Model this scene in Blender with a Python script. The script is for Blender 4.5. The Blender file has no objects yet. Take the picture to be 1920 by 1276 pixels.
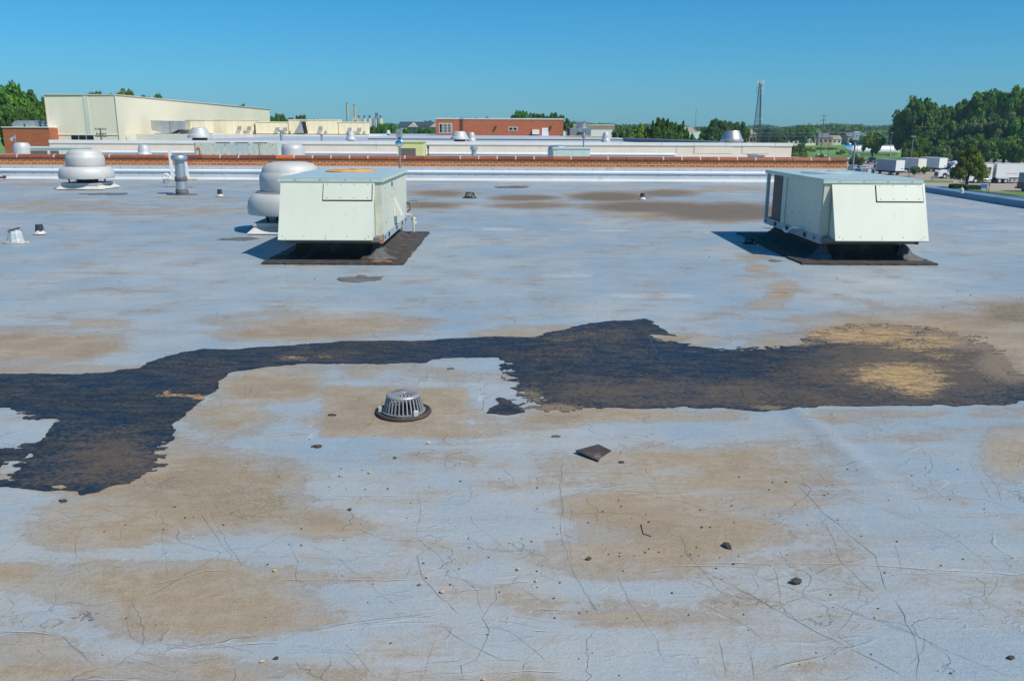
import bpy, math, random
import numpy as np
from math import sin, cos, tan, atan, atan2, radians, pi, sqrt
from mathutils import Vector, Matrix, noise as mnoise

# ------------------------------------------------------------------ camera, sky, sun, exposure
SC = bpy.context.scene
F = 1600.0; PITCH = atan(397/F); ROLL = radians(0.25); H = 1.7
cam_d = bpy.data.cameras.new('camera'); cam = bpy.data.objects.new('camera', cam_d)
SC.collection.objects.link(cam); SC.camera = cam
cam_d.sensor_width = 36.0; cam_d.lens = F/1920*36.0
cam_d.clip_start = 0.05; cam_d.clip_end = 12000
cam.matrix_world = Matrix.Translation((0, 0, H)) @ Matrix.Rotation(pi/2-PITCH, 4, 'X') @ Matrix.Rotation(ROLL, 4, 'Z')
SUN_AZ = (0.73, -0.54); SUN_EL = radians(50)
world = bpy.data.worlds.new('World'); SC.world = world; world.use_nodes = True
wn = world.node_tree.nodes; wl = world.node_tree.links; wn.clear()
wo = wn.new('ShaderNodeOutputWorld'); bg = wn.new('ShaderNodeBackground')
sky = wn.new('ShaderNodeTexSky'); sky.sky_type = 'NISHITA'; sky.sun_disc = False
sky.sun_elevation = SUN_EL; sky.sun_rotation = atan2(SUN_AZ[0], SUN_AZ[1])
sky.altitude = 200; sky.air_density = 1.0; sky.dust_density = 0.3; sky.ozone_density = 2.5
hsv = wn.new('ShaderNodeHueSaturation'); hsv.inputs['Saturation'].default_value = 1.05
hsv.inputs['Hue'].default_value = 0.497
tint = wn.new('ShaderNodeMix'); tint.data_type = 'RGBA'; tint.blend_type = 'MULTIPLY'; tint.inputs[0].default_value = 1.0; 
tc = wn.new('ShaderNodeTexCoord'); sx_ = wn.new('ShaderNodeSeparateXYZ'); wl.new(tc.outputs['Generated'], sx_.inputs[0])
mr_ = wn.new('ShaderNodeMapRange'); mr_.inputs[1].default_value = 0.0; mr_.inputs[2].default_value = .28; wl.new(sx_.outputs[2], mr_.inputs[0])
tm = wn.new('ShaderNodeMix'); tm.data_type = 'RGBA'; wl.new(mr_.outputs[0], tm.inputs[0]); tm.inputs[6].default_value = (.245, .56, .84, 1); tm.inputs[7].default_value = (.19, .66, .93, 1); wl.new(tm.outputs[2], tint.inputs[7])
wl.new(sky.outputs[0], tint.inputs[6]); wl.new(tint.outputs[2], hsv.inputs['Color'])
SKYHSV = hsv
wl.new(hsv.outputs[0], bg.inputs['Color']); bg.inputs['Strength'].default_value = 0.112
wl.new(bg.outputs[0], wo.inputs['Surface'])
sd = bpy.data.lights.new('sun', 'SUN'); sd.energy = 4.3; sd.angle = radians(0.5); sd.color = (1.0, 0.94, 0.84)
so = bpy.data.objects.new('sun', sd); SC.collection.objects.link(so)
az = Vector((SUN_AZ[0], SUN_AZ[1], 0)).normalized()
sdir = Vector((az.x*cos(SUN_EL), az.y*cos(SUN_EL), sin(SUN_EL)))
so.rotation_euler = sdir.to_track_quat('Z', 'Y').to_euler()
SC.view_settings.view_transform = 'Standard'; SC.view_settings.look = 'None'
SC.view_settings.gamma = 1.0; SC.view_settings.exposure = 0.13
try:
    SC.cycles.volume_bounces = 0; SC.cycles.volume_step_rate = 10
except Exception: pass
random.seed(7); RNG = np.random.RandomState(11)

# ------------------------------------------------------------------ helpers
def ray(x, y):
    a = (x-960)/F; b = -(y-638)/F
    dx = a*cos(ROLL)-b*sin(ROLL); dy = a*sin(ROLL)+b*cos(ROLL)
    return Vector((dx, cos(PITCH)+dy*sin(PITCH), -sin(PITCH)+dy*cos(PITCH)))
def G(x, y, z=0.0):
    d = ray(x, y); t = (z-H)/d.z; return Vector((d.x*t, d.y*t, z))
def at(x, y, Y):
    d = ray(x, y); t = Y/d.y; return Vector((d.x*t, Y, H+d.z*t))
GZ = -8.3
def GG(x, y): return G(x, y, GZ)

class MB:
    def __init__(s): s.v = []; s.f = []; s.m = []; s.k = 0
    def mat(s, k): s.k = k; return s
    def add(s, vs, fs):
        n = len(s.v); s.v += [tuple(p) for p in vs]
        for f in fs: s.f.append([i+n for i in f]); s.m.append(s.k)
        return s
    def quad(s, a, b, c, d): return s.add([a, b, c, d], [(0, 1, 2, 3)])
    def box(s, x0, y0, z0, x1, y1, z1):
        v = [(x0,y0,z0),(x1,y0,z0),(x1,y1,z0),(x0,y1,z0),(x0,y0,z1),(x1,y0,z1),(x1,y1,z1),(x0,y1,z1)]
        return s.add(v, [(0,3,2,1),(4,5,6,7),(0,1,5,4),(1,2,6,5),(2,3,7,6),(3,0,4,7)])
    def prism(s, poly, z0, z1):
        n = len(poly); v = [(x,y,z0) for x,y in poly]+[(x,y,z1) for x,y in poly]
        f = [tuple(range(n-1,-1,-1)), tuple(range(n,2*n))]+[(i,(i+1)%n,n+(i+1)%n,n+i) for i in range(n)]
        return s.add(v, f)
    def prismx(s, poly, x0, x1):      # polygon in (y,z) swept along x
        n = len(poly); v = [(x0,y,z) for y,z in poly]+[(x1,y,z) for y,z in poly]
        f = [tuple(range(n-1,-1,-1)), tuple(range(n,2*n))]+[(i,(i+1)%n,n+(i+1)%n,n+i) for i in range(n)]
        return s.add(v, f)
    def prismy(s, poly, y0, y1):      # polygon in (x,z) swept along y
        n = len(poly); v = [(x,y0,z) for x,z in poly]+[(x,y1,z) for x,z in poly]
        f = [tuple(range(n)), tuple(range(2*n-1,n-1,-1))]+[(n+i,n+(i+1)%n,(i+1)%n,i) for i in range(n)]
        return s.add(v, f)
    def lathe(s, prof, cx=0, cy=0, n=40, cap=True):
        v = []; f = []
        for r, z in prof:
            for i in range(n):
                a = 2*pi*i/n; v.append((cx+r*cos(a), cy+r*sin(a), z))
        for j in range(len(prof)-1):
            for i in range(n):
                k = (i+1) % n; f.append((j*n+i, j*n+k, (j+1)*n+k, (j+1)*n+i))
        if cap:
            f.append(tuple(range(n-1,-1,-1))); f.append(tuple((len(prof)-1)*n+i for i in range(n)))
        return s.add(v, f)
    def cyl(s, cx, cy, z0, z1, r0, r1=None, n=16):
        return s.lathe([(r0, z0), (r0 if r1 is None else r1, z1)], cx, cy, n)
    def tube(s, pts, r, n=8):
        pts = [Vector(p) for p in pts]; v = []; f = []
        for j, p in enumerate(pts):
            if j == 0: t = pts[1]-p
            elif j == len(pts)-1: t = p-pts[-2]
            else: t = pts[j+1]-pts[j-1]
            t.normalize(); u = t.orthogonal() if abs(t.z) > .9 else Vector((0,0,1)).cross(t); u.normalize(); w = t.cross(u)
            rr = r[j] if isinstance(r, (list, tuple)) else r
            for i in range(n):
                a = 2*pi*i/n; v.append(tuple(p+(u*cos(a)+w*sin(a))*rr))
        for j in range(len(pts)-1):
            for i in range(n):
                k = (i+1) % n; f.append((j*n+i, j*n+k, (j+1)*n+k, (j+1)*n+i))
        f.append(tuple(range(n-1,-1,-1))); f.append(tuple((len(pts)-1)*n+i for i in range(n)))
        return s.add(v, f)
    def cylx(s, x0, x1, cy, cz, r, n=18): return s.tube([(x0,cy,cz),(x1,cy,cz)], r, n)
    def cyly(s, cx, y0, y1, cz, r, n=18): return s.tube([(cx,y0,cz),(cx,y1,cz)], r, n)
    def build(s, name, mats, parent=None, smooth=False, bevel=0, loc=None):
        me = bpy.data.meshes.new(name); me.from_pydata(s.v, [], s.f)
        if not isinstance(mats, (list, tuple)): mats = [mats]
        for m in mats: me.materials.append(m)
        if len(mats) > 1: me.polygons.foreach_set('material_index', s.m)
        me.validate(); me.update()
        if smooth:
            me.polygons.foreach_set('use_smooth', [True]*len(me.polygons))
            try: me.set_sharp_from_angle(angle=radians(38))
            except Exception: pass
        o = bpy.data.objects.new(name, me); SC.collection.objects.link(o)
        if parent: o.parent = parent
        if loc is not None: o.location = loc
        if bevel:
            b = o.modifiers.new('bevel', 'BEVEL'); b.width = bevel; b.segments = 2; b.limit_method = 'ANGLE'
        return o
def tag(o, label, cat, group=None):
    o['label'] = label; o['category'] = cat
    if group: o['group'] = group
    return o
def thing(name, label, cat, loc=(0,0,0), rotz=0, group=None):
    o = bpy.data.objects.new(name, None); SC.collection.objects.link(o)
    o.empty_display_size = .2; o.location = loc; o.rotation_euler = (0,0,rotz)
    return tag(o, label, cat, group)
def structure(o): o['kind'] = 'structure'; return o
def dup(root, loc, rotz=0, label=None, group=None, scale=None, mat=None):
    r = root.copy(); SC.collection.objects.link(r); r.location = loc; r.rotation_euler = (0,0,rotz)
    if label: r['label'] = label
    if group: r['group'] = group
    if scale: r.scale = scale
    for ch in KIDS.get(root.name, list(root.children)):
        c = ch.copy(); SC.collection.objects.link(c); c.parent = r
        for g in list(ch.children):
            d = g.copy(); SC.collection.objects.link(d); d.parent = c
    return r
KIDS = {}

# ------------------------------------------------------------------ materials
def newmat(name):
    m = bpy.data.materials.new(name); m.use_nodes = True
    nt = m.node_tree; nt.nodes.clear()
    out = nt.nodes.new('ShaderNodeOutputMaterial'); b = nt.nodes.new('ShaderNodeBsdfPrincipled')
    nt.links.new(b.outputs[0], out.inputs['Surface'])
    return m, nt, b
class N:
    def __init__(s, nt): s.nt = nt
    def n(s, t, **kw):
        x = s.nt.nodes.new(t)
        for k, v in kw.items(): setattr(x, k, v)
        return x
    def l(s, a, b): s.nt.links.new(a, b)
    def val(s, sock, v):
        if hasattr(v, 'default_value') or hasattr(v, 'is_linked'): s.l(v, sock)
        else: sock.default_value = v
    def math(s, op, a, b=0.0, clamp=False):
        x = s.n('ShaderNodeMath', operation=op, use_clamp=clamp); s.val(x.inputs[0], a); s.val(x.inputs[1], b); return x.outputs[0]
    def mix(s, f, a, b, mode='MIX'):
        x = s.n('ShaderNodeMix', data_type='RGBA', blend_type=mode); s.val(x.inputs[0], f)
        s.val(x.inputs[6], a if not isinstance(a, tuple) else (*a, 1) if len(a) == 3 else a)
        s.val(x.inputs[7], b if not isinstance(b, tuple) else (*b, 1) if len(b) == 3 else b); return x.outputs[2]
    def step(s, v, lo, hi, smooth=True):
        x = s.n('ShaderNodeMapRange', interpolation_type='SMOOTHSTEP' if smooth else 'LINEAR'); s.val(x.inputs[0], v)
        x.inputs[1].default_value = lo; x.inputs[2].default_value = hi; return x.outputs[0]
    def coord(s, scale=(1,1,1), rot=0, which='Object'):
        t = s.n('ShaderNodeTexCoord'); m = s.n('ShaderNodeMapping'); s.l(t.outputs[which], m.inputs[0])
        m.inputs['Scale'].default_value = scale; m.inputs['Rotation'].default_value = (0,0,rot); return m.outputs[0]
    def noise(s, vec, scale, detail=4, rough=.55, dist=0):
        x = s.n('ShaderNodeTexNoise'); s.l(vec, x.inputs['Vector']); x.inputs['Scale'].default_value = scale
        x.inputs['Detail'].default_value = detail; x.inputs['Roughness'].default_value = rough
        x.inputs['Distortion'].default_value = dist; return x.outputs[0]
    def attr(s, name):
        x = s.n('ShaderNodeAttribute', attribute_name=name); return x.outputs['Fac']
    def bump(s, h, dist, strength=1.0, normal=None):
        x = s.n('ShaderNodeBump'); s.l(h, x.inputs['Height']); x.inputs['Distance'].default_value = dist
        x.inputs['Strength'].default_value = strength
        if normal is not None: s.l(normal, x.inputs['Normal'])
        return x.outputs[0]
def simple(name, col, rough=.6, metal=0, var=.12, scale=3.0, col2=None, stretch=(1,1,1), amount=.5, bump=0, spec=None, emit=0):
    m, nt, b = newmat(name); q = N(nt)
    v = q.coord(stretch); n1 = q.noise(v, scale, 5, .6); n2 = q.noise(v, scale*9, 3)
    lo = tuple(c*(1-var) for c in col); hi = tuple(min(1, c*(1+var)) for c in col)
    c = q.mix(q.step(n1, .3, .7), lo, hi)
    if col2: c = q.mix(q.math('MULTIPLY', q.step(q.math('ADD', q.math('MULTIPLY', n1, .6), q.math('MULTIPLY', n2, .4)), .62-amount*.2, .75-amount*.2), 1.0), c, col2)
    q.l(c, b.inputs['Base Color']); b.inputs['Metallic'].default_value = metal
    q.l(q.math('ADD', rough-.06, q.math('MULTIPLY', n2, .12)), b.inputs['Roughness'])
    if spec is not None: b.inputs['Specular IOR Level'].default_value = spec
    if bump: q.l(q.bump(n2, bump), b.inputs['Normal'])
    return m
M = {}
M['mint'] = simple('mint_paint', (.62,.635,.525), .42, 0, .05, 1.5, (.60,.62,.50), (1,1,.3), .15)
M['mint_top'] = simple('mint_top_paint', (.40,.50,.50), .38, 0, .08, 2.5, (.50,.50,.44), (1,1,1), .3)
M['mint_edge'] = simple('chalky_paint_edge', (.60,.58,.45), .6, 0, .12, 6, (.38,.2,.08), (1,1,1), .25)
M['mint_dark'] = simple('mint_lip_paint', (.52,.62,.54), .45, 0, .06, 3)
M['beam'] = simple('dusty_base_rail', (.20,.19,.17), .6, 0, .15, 4)
M['rail'] = simple('pale_base_rail', (.36,.43,.45), .5, 0, .12, 4, (.3,.15,.07), (1,1,1), .1)
M['rust'] = simple('rusty_metal', (.42,.17,.05), .8, 0, .3, 9, (.18,.07,.03), (1,1,1), .6, .004)
M['rustlight'] = simple('pale_rust', (.55,.30,.10), .75, 0, .25, 5, (.45,.42,.34), (1,1,1), .5)
M['black'] = simple('black_void', (.012,.012,.013), .7, 0, .1, 4)
M['dark'] = simple('dark_metal', (.05,.055,.06), .5, .3, .2, 4)
M['screw'] = simple('screw_head', (.10,.09,.08), .5, .5, .1, 4)
M['galv'] = simple('weathered_aluminium', (.50,.51,.52), .42, .75, .10, 2.0, (.42,.40,.37), (1,1,.4), .3)
M['alu'] = simple('dull_spun_aluminium', (.54,.53,.50), .58, .12, .07, 1.6, (.46,.44,.40), (1,1,.35), .35)
M['aluw'] = simple('pale_spun_aluminium', (.50,.50,.49), .5, .12, .06, 1.6)
M['white'] = simple('white_paint', (.80,.80,.78), .5, 0, .03, 2)
M['offwhite'] = simple('dirty_white_paint', (.58,.57,.52), .6, 0, .1, 5, (.5,.42,.33), (1,1,1), .3)
M['pvc'] = simple('white_pvc', (.82,.82,.82), .35, 0, .03, 2)
M['tarflash'] = simple('brown_roofing_felt', (.055,.043,.036), .8, 0, .25, 5, (.15,.14,.13), (1,1,1), .35, .003)
M['tarcol'] = simple('grey_tar_smear', (.12,.115,.11), .75, 0, .3, 5, (.22,.18,.13), (1,1,1), .4, .004)
M['wood'] = simple('weathered_timber', (.40,.33,.22), .8, 0, .25, 6)
M['glass'] = simple('dark_window_glass', (.01,.012,.015), .12, 0, .1, 2)
M['tyre'] = simple('tyre_rubber', (.02,.02,.021), .8, 0, .15, 6)
M['asph'] = simple('lot_paving', (.34,.285,.225), .9, 0, .10, .12, (.26,.22,.18), (1,2.5,1), .35)
M['road'] = simple('dark_asphalt', (.07,.07,.075), .85, 0, .15, .3)
M['grass'] = simple('lawn_grass', (.10,.20,.025), .95, 0, .22, .05, (.17,.20,.05), (1,1,1), .5)
M['field'] = simple('open_field', (.12,.25,.03), .95, 0, .22, .015, (.13,.19,.05), (1,1,1), .35)
M['rail_blue'] = simple('blue_enamel', (.05,.19,.45), .4, 0, .08, 3)
M['pole'] = simple('galvanised_pole', (.25,.29,.31), .5, .4, .1, 3)
M['woodpole'] = simple('utility_pole_timber', (.14,.13,.12), .85, 0, .2, 2)
M['bark'] = simple('tree_bark', (.10,.08,.06), .9, 0, .3, 4)
M['conc'] = simple('concrete_kerb', (.50,.46,.40), .85, 0, .1, 2)

def foliage(name, cols):
    m, nt, b = newmat(name); q = N(nt)
    a = q.attr('tint'); oi = q.n('ShaderNodeObjectInfo')
    c = q.mix(q.step(a, .05, .95, False), cols[0], cols[1])
    c = q.mix(q.math('MULTIPLY', q.step(a, .82, 1.0), .8), c, cols[2])
    h = q.n('ShaderNodeHueSaturation'); q.l(c, h.inputs['Color'])
    q.l(q.math('ADD', .485, q.math('MULTIPLY', oi.outputs['Random'], .025)), h.inputs['Hue'])
    q.l(q.math('ADD', .85, q.math('MULTIPLY', oi.outputs['Random'], .3)), h.inputs['Value'])
    q.l(h.outputs[0], b.inputs['Base Color']); b.inputs['Roughness'].default_value = .65
    b.inputs['Specular IOR Level'].default_value = .25
    tl = q.n('ShaderNodeBsdfTranslucent'); mx = q.n('ShaderNodeMixShader'); mx.inputs[0].default_value = .38
    q.l(h.outputs[0], tl.inputs['Color']); q.l(b.outputs[0], mx.inputs[1]); q.l(tl.outputs[0], mx.inputs[2])
    out = [x for x in nt.nodes if x.type == 'OUTPUT_MATERIAL'][0]; q.l(mx.outputs[0], out.inputs['Surface'])
    return m
M['leaf'] = foliage('green_leaves', [(.05,.15,.015), (.13,.29,.025), (.24,.38,.05)])
M['leafd'] = foliage('dark_leaves', [(.05,.13,.022), (.12,.24,.03), (.22,.32,.05)])
M['leafy'] = foliage('yellowish_leaves', [(.10,.20,.015), (.25,.35,.02), (.40,.37,.03)])
M['leafb'] = foliage('blue_green_leaves', [(.08,.16,.05), (.18,.27,.09), (.28,.35,.14)])
M['leafo'] = foliage('turning_leaves', [(.08,.17,.015), (.20,.26,.02), (.55,.24,.02)])

def brickmat(name, c1, c2, mortar, bw, rh, msize, plane='xz', rough=.85):
    m, nt, b = newmat(name); q = N(nt)
    t = q.n('ShaderNodeTexCoord'); sp = q.n('ShaderNodeSeparateXYZ'); cb = q.n('ShaderNodeCombineXYZ')
    q.l(t.outputs['Object'], sp.inputs[0])
    if plane == 'xz': q.l(sp.outputs[0], cb.inputs[0])
    else:
        q.l(q.math('ADD', sp.outputs[0], sp.outputs[1]), cb.inputs[0])
    q.l(sp.outputs[2], cb.inputs[1])
    br = q.n('ShaderNodeTexBrick'); q.l(cb.outputs[0], br.inputs['Vector'])
    br.inputs['Color1'].default_value = (*c1,1); br.inputs['Color2'].default_value = (*c2,1); br.inputs['Mortar'].default_value = (*mortar,1)
    br.inputs['Scale'].default_value = 1; br.inputs['Brick Width'].default_value = bw; br.inputs['Row Height'].default_value = rh
    br.inputs['Mortar Size'].default_value = msize; br.inputs['Mortar Smooth'].default_value = .1; br.inputs['Bias'].default_value = -.1
    n1 = q.noise(t.outputs['Object'], .8, 4); n2 = q.noise(t.outputs['Object'], 35, 3)
    c = q.mix(q.math('MULTIPLY', q.step(n1, .3, .8), .25), br.outputs[0], tuple(x*.6 for x in c1))
    c = q.mix(q.math('MULTIPLY', n2, .25), c, tuple(x*.75 for x in c2))
    q.l(c, b.inputs['Base Color']); b.inputs['Roughness'].default_value = rough
    q.l(q.bump(q.math('SUBTRACT', 1.0, br.outputs[1]), msize*.6), b.inputs['Normal'])
    return m
M['brick'] = brickmat('orange_brick', (.60,.18,.035), (.44,.105,.02), (.74,.54,.36), .22, .080, .010)
M['brickfar'] = brickmat('red_brick_wall', (.50,.145,.055), (.42,.11,.045), (.50,.22,.12), .6, .2, .012, 'xy')

def ribbed(name, col, period, depth, axis='x', seam=0, dark=.75, rough=.5, var=.05):
    """vertical ribs or board seams along a wall"""
    m, nt, b = newmat(name); q = N(nt)
    t = q.n('ShaderNodeTexCoord'); sp = q.n('ShaderNodeSeparateXYZ'); q.l(t.outputs['Object'], sp.inputs[0])
    s = q.math('ADD', sp.outputs[0], sp.outputs[1]) if axis == 'xy' else sp.outputs[{'x':0,'y':1,'z':2}[axis]]
    fr = q.math('FRACT', q.math('DIVIDE', s, period))
    w = q.math('ABSOLUTE', q.math('SUBTRACT', fr, .5))
    line = q.step(w, .5-seam, .5) if seam else w
    n1 = q.noise(q.coord((1,1,.15)), .5, 4)
    c = q.mix(q.step(n1, .25, .75), tuple(x*(1-var) for x in col), tuple(min(1, x*(1+var)) for x in col))
    c = q.mix(q.math('MULTIPLY', line, 1-dark), c, tuple(x*.35 for x in col))
    q.l(c, b.inputs['Base Color']); b.inputs['Roughness'].default_value = rough
    q.l(q.bump(w, depth), b.inputs['Normal'])
    return m
M['creamrib'] = ribbed('cream_ribbed_cladding', (.86,.77,.62), .33, .010, 'xy', 0, .96)
M['creamflat'] = simple('cream_sheet_cladding', (.78,.72,.54), .55, 0, .05, .08)
M['creamstrip'] = simple('pale_cladding_strip', (.68,.68,.60), .55, 0, .04, .3)
M['creamunit'] = ribbed('cream_panelled_casing', (.84,.73,.50), 1.0, .02, 'xy', .04, .5)
M['beige'] = simple('beige_stucco', (.80,.67,.51), .85, 0, .05, .8, (.55,.47,.38), (1,1,1), .2)
M['beigelt'] = simple('beige_trim', (.78,.74,.66), .6, 0, .05, .5)
M['metalwhite'] = simple('white_metal_trim', (.66,.69,.72), .45, .1, .06, .6)
M['stain'] = simple('streaked_pale_panels', (.58,.56,.42), .6, 0, .08, .5, (.42,.49,.45), (1,1,.6), .9)
M['roof2'] = simple('grey_membrane', (.40,.44,.50), .6, 0, .12, .15, (.33,.36,.41), (1,3,1), .4)
M['roofdk'] = simple('dark_blue_roof_edge', (.10,.13,.19), .6, 0, .2, .3)
M['lime'] = simple('lime_yellow_paint', (.66,.64,.26), .55, 0, .08, 1, (.52,.58,.38), (1,1,1), .4)
M['flash'] = simple('aluminium_coated_flashing', (.58,.60,.61), .5, .1, .07, .5, (.44,.46,.48), (1,1,1), .3)
M['flashlt'] = simple('bright_flashing_ridge', (.76,.79,.82), .45, .1, .05, .5)
M['louvre'] = ribbed('brown_louvre', (.16,.13,.10), .05, .02, 'z', 0, .6)
M['coil'] = ribbed('coil_fins', (.045,.042,.036), .02, .004, 'z', 0, .5)
M['capx'] = simple('blue_grey_cap', (.13,.24,.34), .5, 0, .1, 1)
M['tank'] = simple('white_tank_paint', (.78,.80,.80), .4, 0, .03, .2)
M['shingle'] = simple('dark_shingles', (.03,.045,.085), .9, 0, .15, .2)
M['tanroof'] = simple('tan_roof', (.36,.26,.20), .9, 0, .15, .2)
M['greyroof'] = simple('grey_roof', (.16,.15,.17), .9, 0, .15, .2)
M['housew'] = simple('pale_siding', (.62,.56,.46), .8, 0, .1, .2)
M['stackc'] = simple('concrete_stack', (.46,.38,.27), .85, 0, .1, .1)
M['mirror'] = simple('polished_dome', (.75,.80,.85), .08, 1.0, .02, 3)
M['truckgrey'] = simple('grey_box_side', (.30,.36,.44), .5, 0, .05, .6)
M['trailer'] = ribbed('white_trailer_side', (.80,.80,.78), .6, .01, 'xy', .03, .8)
M['navy'] = simple('navy_paint', (.02,.035,.09), .35, 0, .1, 1)
M['silver'] = simple('silver_car_paint', (.45,.50,.54), .3, .4, .05, 1)
M['stonec'] = [simple('dark_stone', (.05,.045,.04), .85, 0, .3, 30), simple('tan_stone', (.50,.34,.17), .8, 0, .3, 30), simple('brown_stone', (.16,.10,.06), .85, 0, .3, 30), simple('pale_stone', (.62,.56,.44), .8, 0, .2, 30)]

def copingmat():
    m, nt, b = newmat('glazed_clay_coping'); q = N(nt)
    a = q.attr('tint'); n1 = q.noise(q.coord(), 6, 4)
    c = q.mix(a, (.20,.06,.035), (.38,.12,.05))
    c = q.mix(q.step(a, .97, .99), c, (.62,.14,.03))
    c = q.mix(q.math('MULTIPLY', q.step(n1, .5, .75), .4), c, (.10,.05,.04))
    q.l(c, b.inputs['Base Color']); b.inputs['Roughness'].default_value = .38
    return m
M['coping'] = copingmat()

def roofmat():
    m, nt, b = newmat('aluminium_coated_roofing'); q = N(nt)
    P = q.coord(); Ps = q.coord((.7,2.6,1), radians(3)); Pd = q.coord((1,2.0,1), radians(-14))
    big = q.noise(P, .35, 5, .6); mid = q.noise(P, 1.6, 6, .62); st = q.noise(Ps, 2.2, 7, .68); st2 = q.noise(Pd, 3.0, 6, .65)
    fine = q.noise(P, 26, 5, .7); grain = q.noise(P, 130, 3, .7)
    dirt = q.attr('dirt'); dark = q.attr('dark'); wht = q.attr('white')
    c = q.mix(q.step(big, .35, .65), COL['roofA'], COL['roofB'])
    c = q.mix(q.math('MULTIPLY', q.step(q.noise(P, .9, 6, .65), .42, .66), .5), c, COL['roofC'])
    c = q.mix(q.math('MULTIPLY', q.step(st, .45, .72), .30), c, COL['roofC'])
    c = q.mix(q.math('MULTIPLY', q.step(st2, .55, .8), .30), c, COL['roofW'])
    w = q.math('ADD', wht, q.math('MULTIPLY', q.math('SUBTRACT', st, .5), 2.6))
    c = q.mix(q.math('MULTIPLY', q.math('MULTIPLY', q.step(w, .35, .9), q.step(wht, .05, .5)), .7), c, COL['roofW'])
    c = q.mix(q.math('MULTIPLY', q.attr('film'), q.math('ADD', .30, q.math('MULTIPLY', q.step(mid, .35, .65), .45))), c, (.395,.395,.38))
    # dirt film
    e = q.math('ADD', q.math('MULTIPLY', q.math('SUBTRACT', mid, .5), 1.9), q.math('MULTIPLY', q.math('SUBTRACT', st, .5), 1.3))
    e = q.math('ADD', e, q.math('MULTIPLY', q.math('SUBTRACT', fine, .5), .9))
    d = q.math('ADD', dirt, e)
    dm = q.step(d, -.20, .98)
    tanc = q.mix(q.step(mid, .35, .7), COL['tanA'], COL['tanB'])
    tanc = q.mix(q.math('MULTIPLY', q.step(fine, .35, .7), .4), tanc, (.20,.15,.10))
    tanc = q.mix(q.math('MULTIPLY', q.step(st2, .45, .75), .45), tanc, (.45,.38,.30))
    c = q.mix(q.math('MULTIPLY', dm, .92), c, tanc)
    # stray faint warm staining everywhere
    c = q.mix(q.math('MULTIPLY', q.step(q.math('ADD', q.math('MULTIPLY', st, .6), q.math('MULTIPLY', mid, .4)), .47, .66), q.math('ADD', .10, q.math('MULTIPLY', q.attr('film'), .55))), c, COL['tanA'])
    ring = q.math('MULTIPLY', q.step(d, .22, .34), q.step(d, .50, .36))
    c = q.mix(q.math('MULTIPLY', ring, .28), c, (.22,.17,.12))
    oc = q.math('ADD', q.attr('ochre'), q.math('ADD', q.math('MULTIPLY', q.math('SUBTRACT', fine, .5), 1.6), q.math('MULTIPLY', q.math('SUBTRACT', st, .5), 1.2)))
    c = q.mix(q.math('MULTIPLY', q.step(oc, .35, 1.05), .85), c, (.46,.29,.12))
    # dark grit
    fin2 = q.noise(q.coord((1,2.4,1)), 55, 4, .75)
    dk = q.math('ADD', dark, q.math('ADD', q.math('MULTIPLY', q.math('SUBTRACT', fin2, .5), 3.2), q.math('MULTIPLY', q.math('SUBTRACT', st, .5), .8)))
    c = q.mix(q.math('MULTIPLY', q.step(dk, .28, 1.0), .8), c, COL['grit'])
    # fine hair cracks
    dist = q.n('ShaderNodeVectorMath', operation='ADD'); nv = q.n('ShaderNodeTexNoise'); q.l(P, nv.inputs['Vector']); nv.inputs['Scale'].default_value = 2.2; nv.inputs['Detail'].default_value = 5
    sc = q.n('ShaderNodeVectorMath', operation='SCALE'); q.l(nv.outputs['Color'], sc.inputs[0]); sc.inputs['Scale'].default_value = .55
    q.l(P, dist.inputs[0]); q.l(sc.outputs[0], dist.inputs[1])
    lines = None
    for s_, th, msk in ((1.3, .0045, .50), (3.4, .010, .56)):
        vo = q.n('ShaderNodeTexVoronoi', feature='DISTANCE_TO_EDGE'); q.l(dist.outputs[0], vo.inputs['Vector']); vo.inputs['Scale'].default_value = s_
        ln = q.math('SUBTRACT', 1.0, q.step(vo.outputs['Distance'], th*.3, th))
        mk = q.step(q.noise(P, .9+s_*.2, 3), msk-.03, msk+.07)
        ln = q.math('MULTIPLY', ln, mk)
        lines = ln if lines is None else q.math('MAXIMUM', lines, ln)
    c = q.mix(q.math('MULTIPLY', lines, .38), c, COL['crack'])
    c = q.mix(q.math('MULTIPLY', q.step(grain, .52, .70), .28), c, COL['roofW'])
    c = q.mix(q.math('MULTIPLY', q.step(grain, .47, .30), .28), c, COL['grit'])
    q.l(c, b.inputs['Base Color'])
    q.l(q.math('ADD', .50, q.math('MULTIPLY', dm, .25)), b.inputs['Roughness'])
    b.inputs['Specular IOR Level'].default_value = .35
    wr = q.noise(q.coord((.8,3.5,1), radians(3)), 1.5, 8, .72)
    h = q.math('ADD', q.math('MULTIPLY', wr, .5), q.math('ADD', q.math('MULTIPLY', fine, .17), q.math('MULTIPLY', grain, .08)))
    h = q.math('SUBTRACT', h, q.math('MULTIPLY', lines, .10))
    for s_, am, mk_ in ((1.1, .20, .51), (2.7, .11, .49)):
        n_ = q.noise(q.coord((.8,2.2,1), radians(4)), s_, 3, .5, 1.2)
        rd = q.math('SUBTRACT', 1.0, q.step(q.math('ABSOLUTE', q.math('SUBTRACT', n_, .5)), 0, .018))
        h = q.math('ADD', h, q.math('MULTIPLY', q.math('MULTIPLY', rd, q.step(q.noise(P, 1.3*s_, 2), mk_, mk_+.12)), am))
    h = q.math('ADD', h, q.math('MULTIPLY', mid, .35))
    q.l(q.bump(h, .022, .8), b.inputs['Normal'])
    return m
COL = dict(roofA=(.255,.335,.395), roofB=(.365,.39,.395), roofC=(.205,.285,.355), roofW=(.46,.51,.54),
           tanA=(.35,.265,.165), tanB=(.265,.19,.115), grit=(.11,.082,.055), crack=(.09,.08,.075))
M['roof'] = roofmat()

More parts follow.
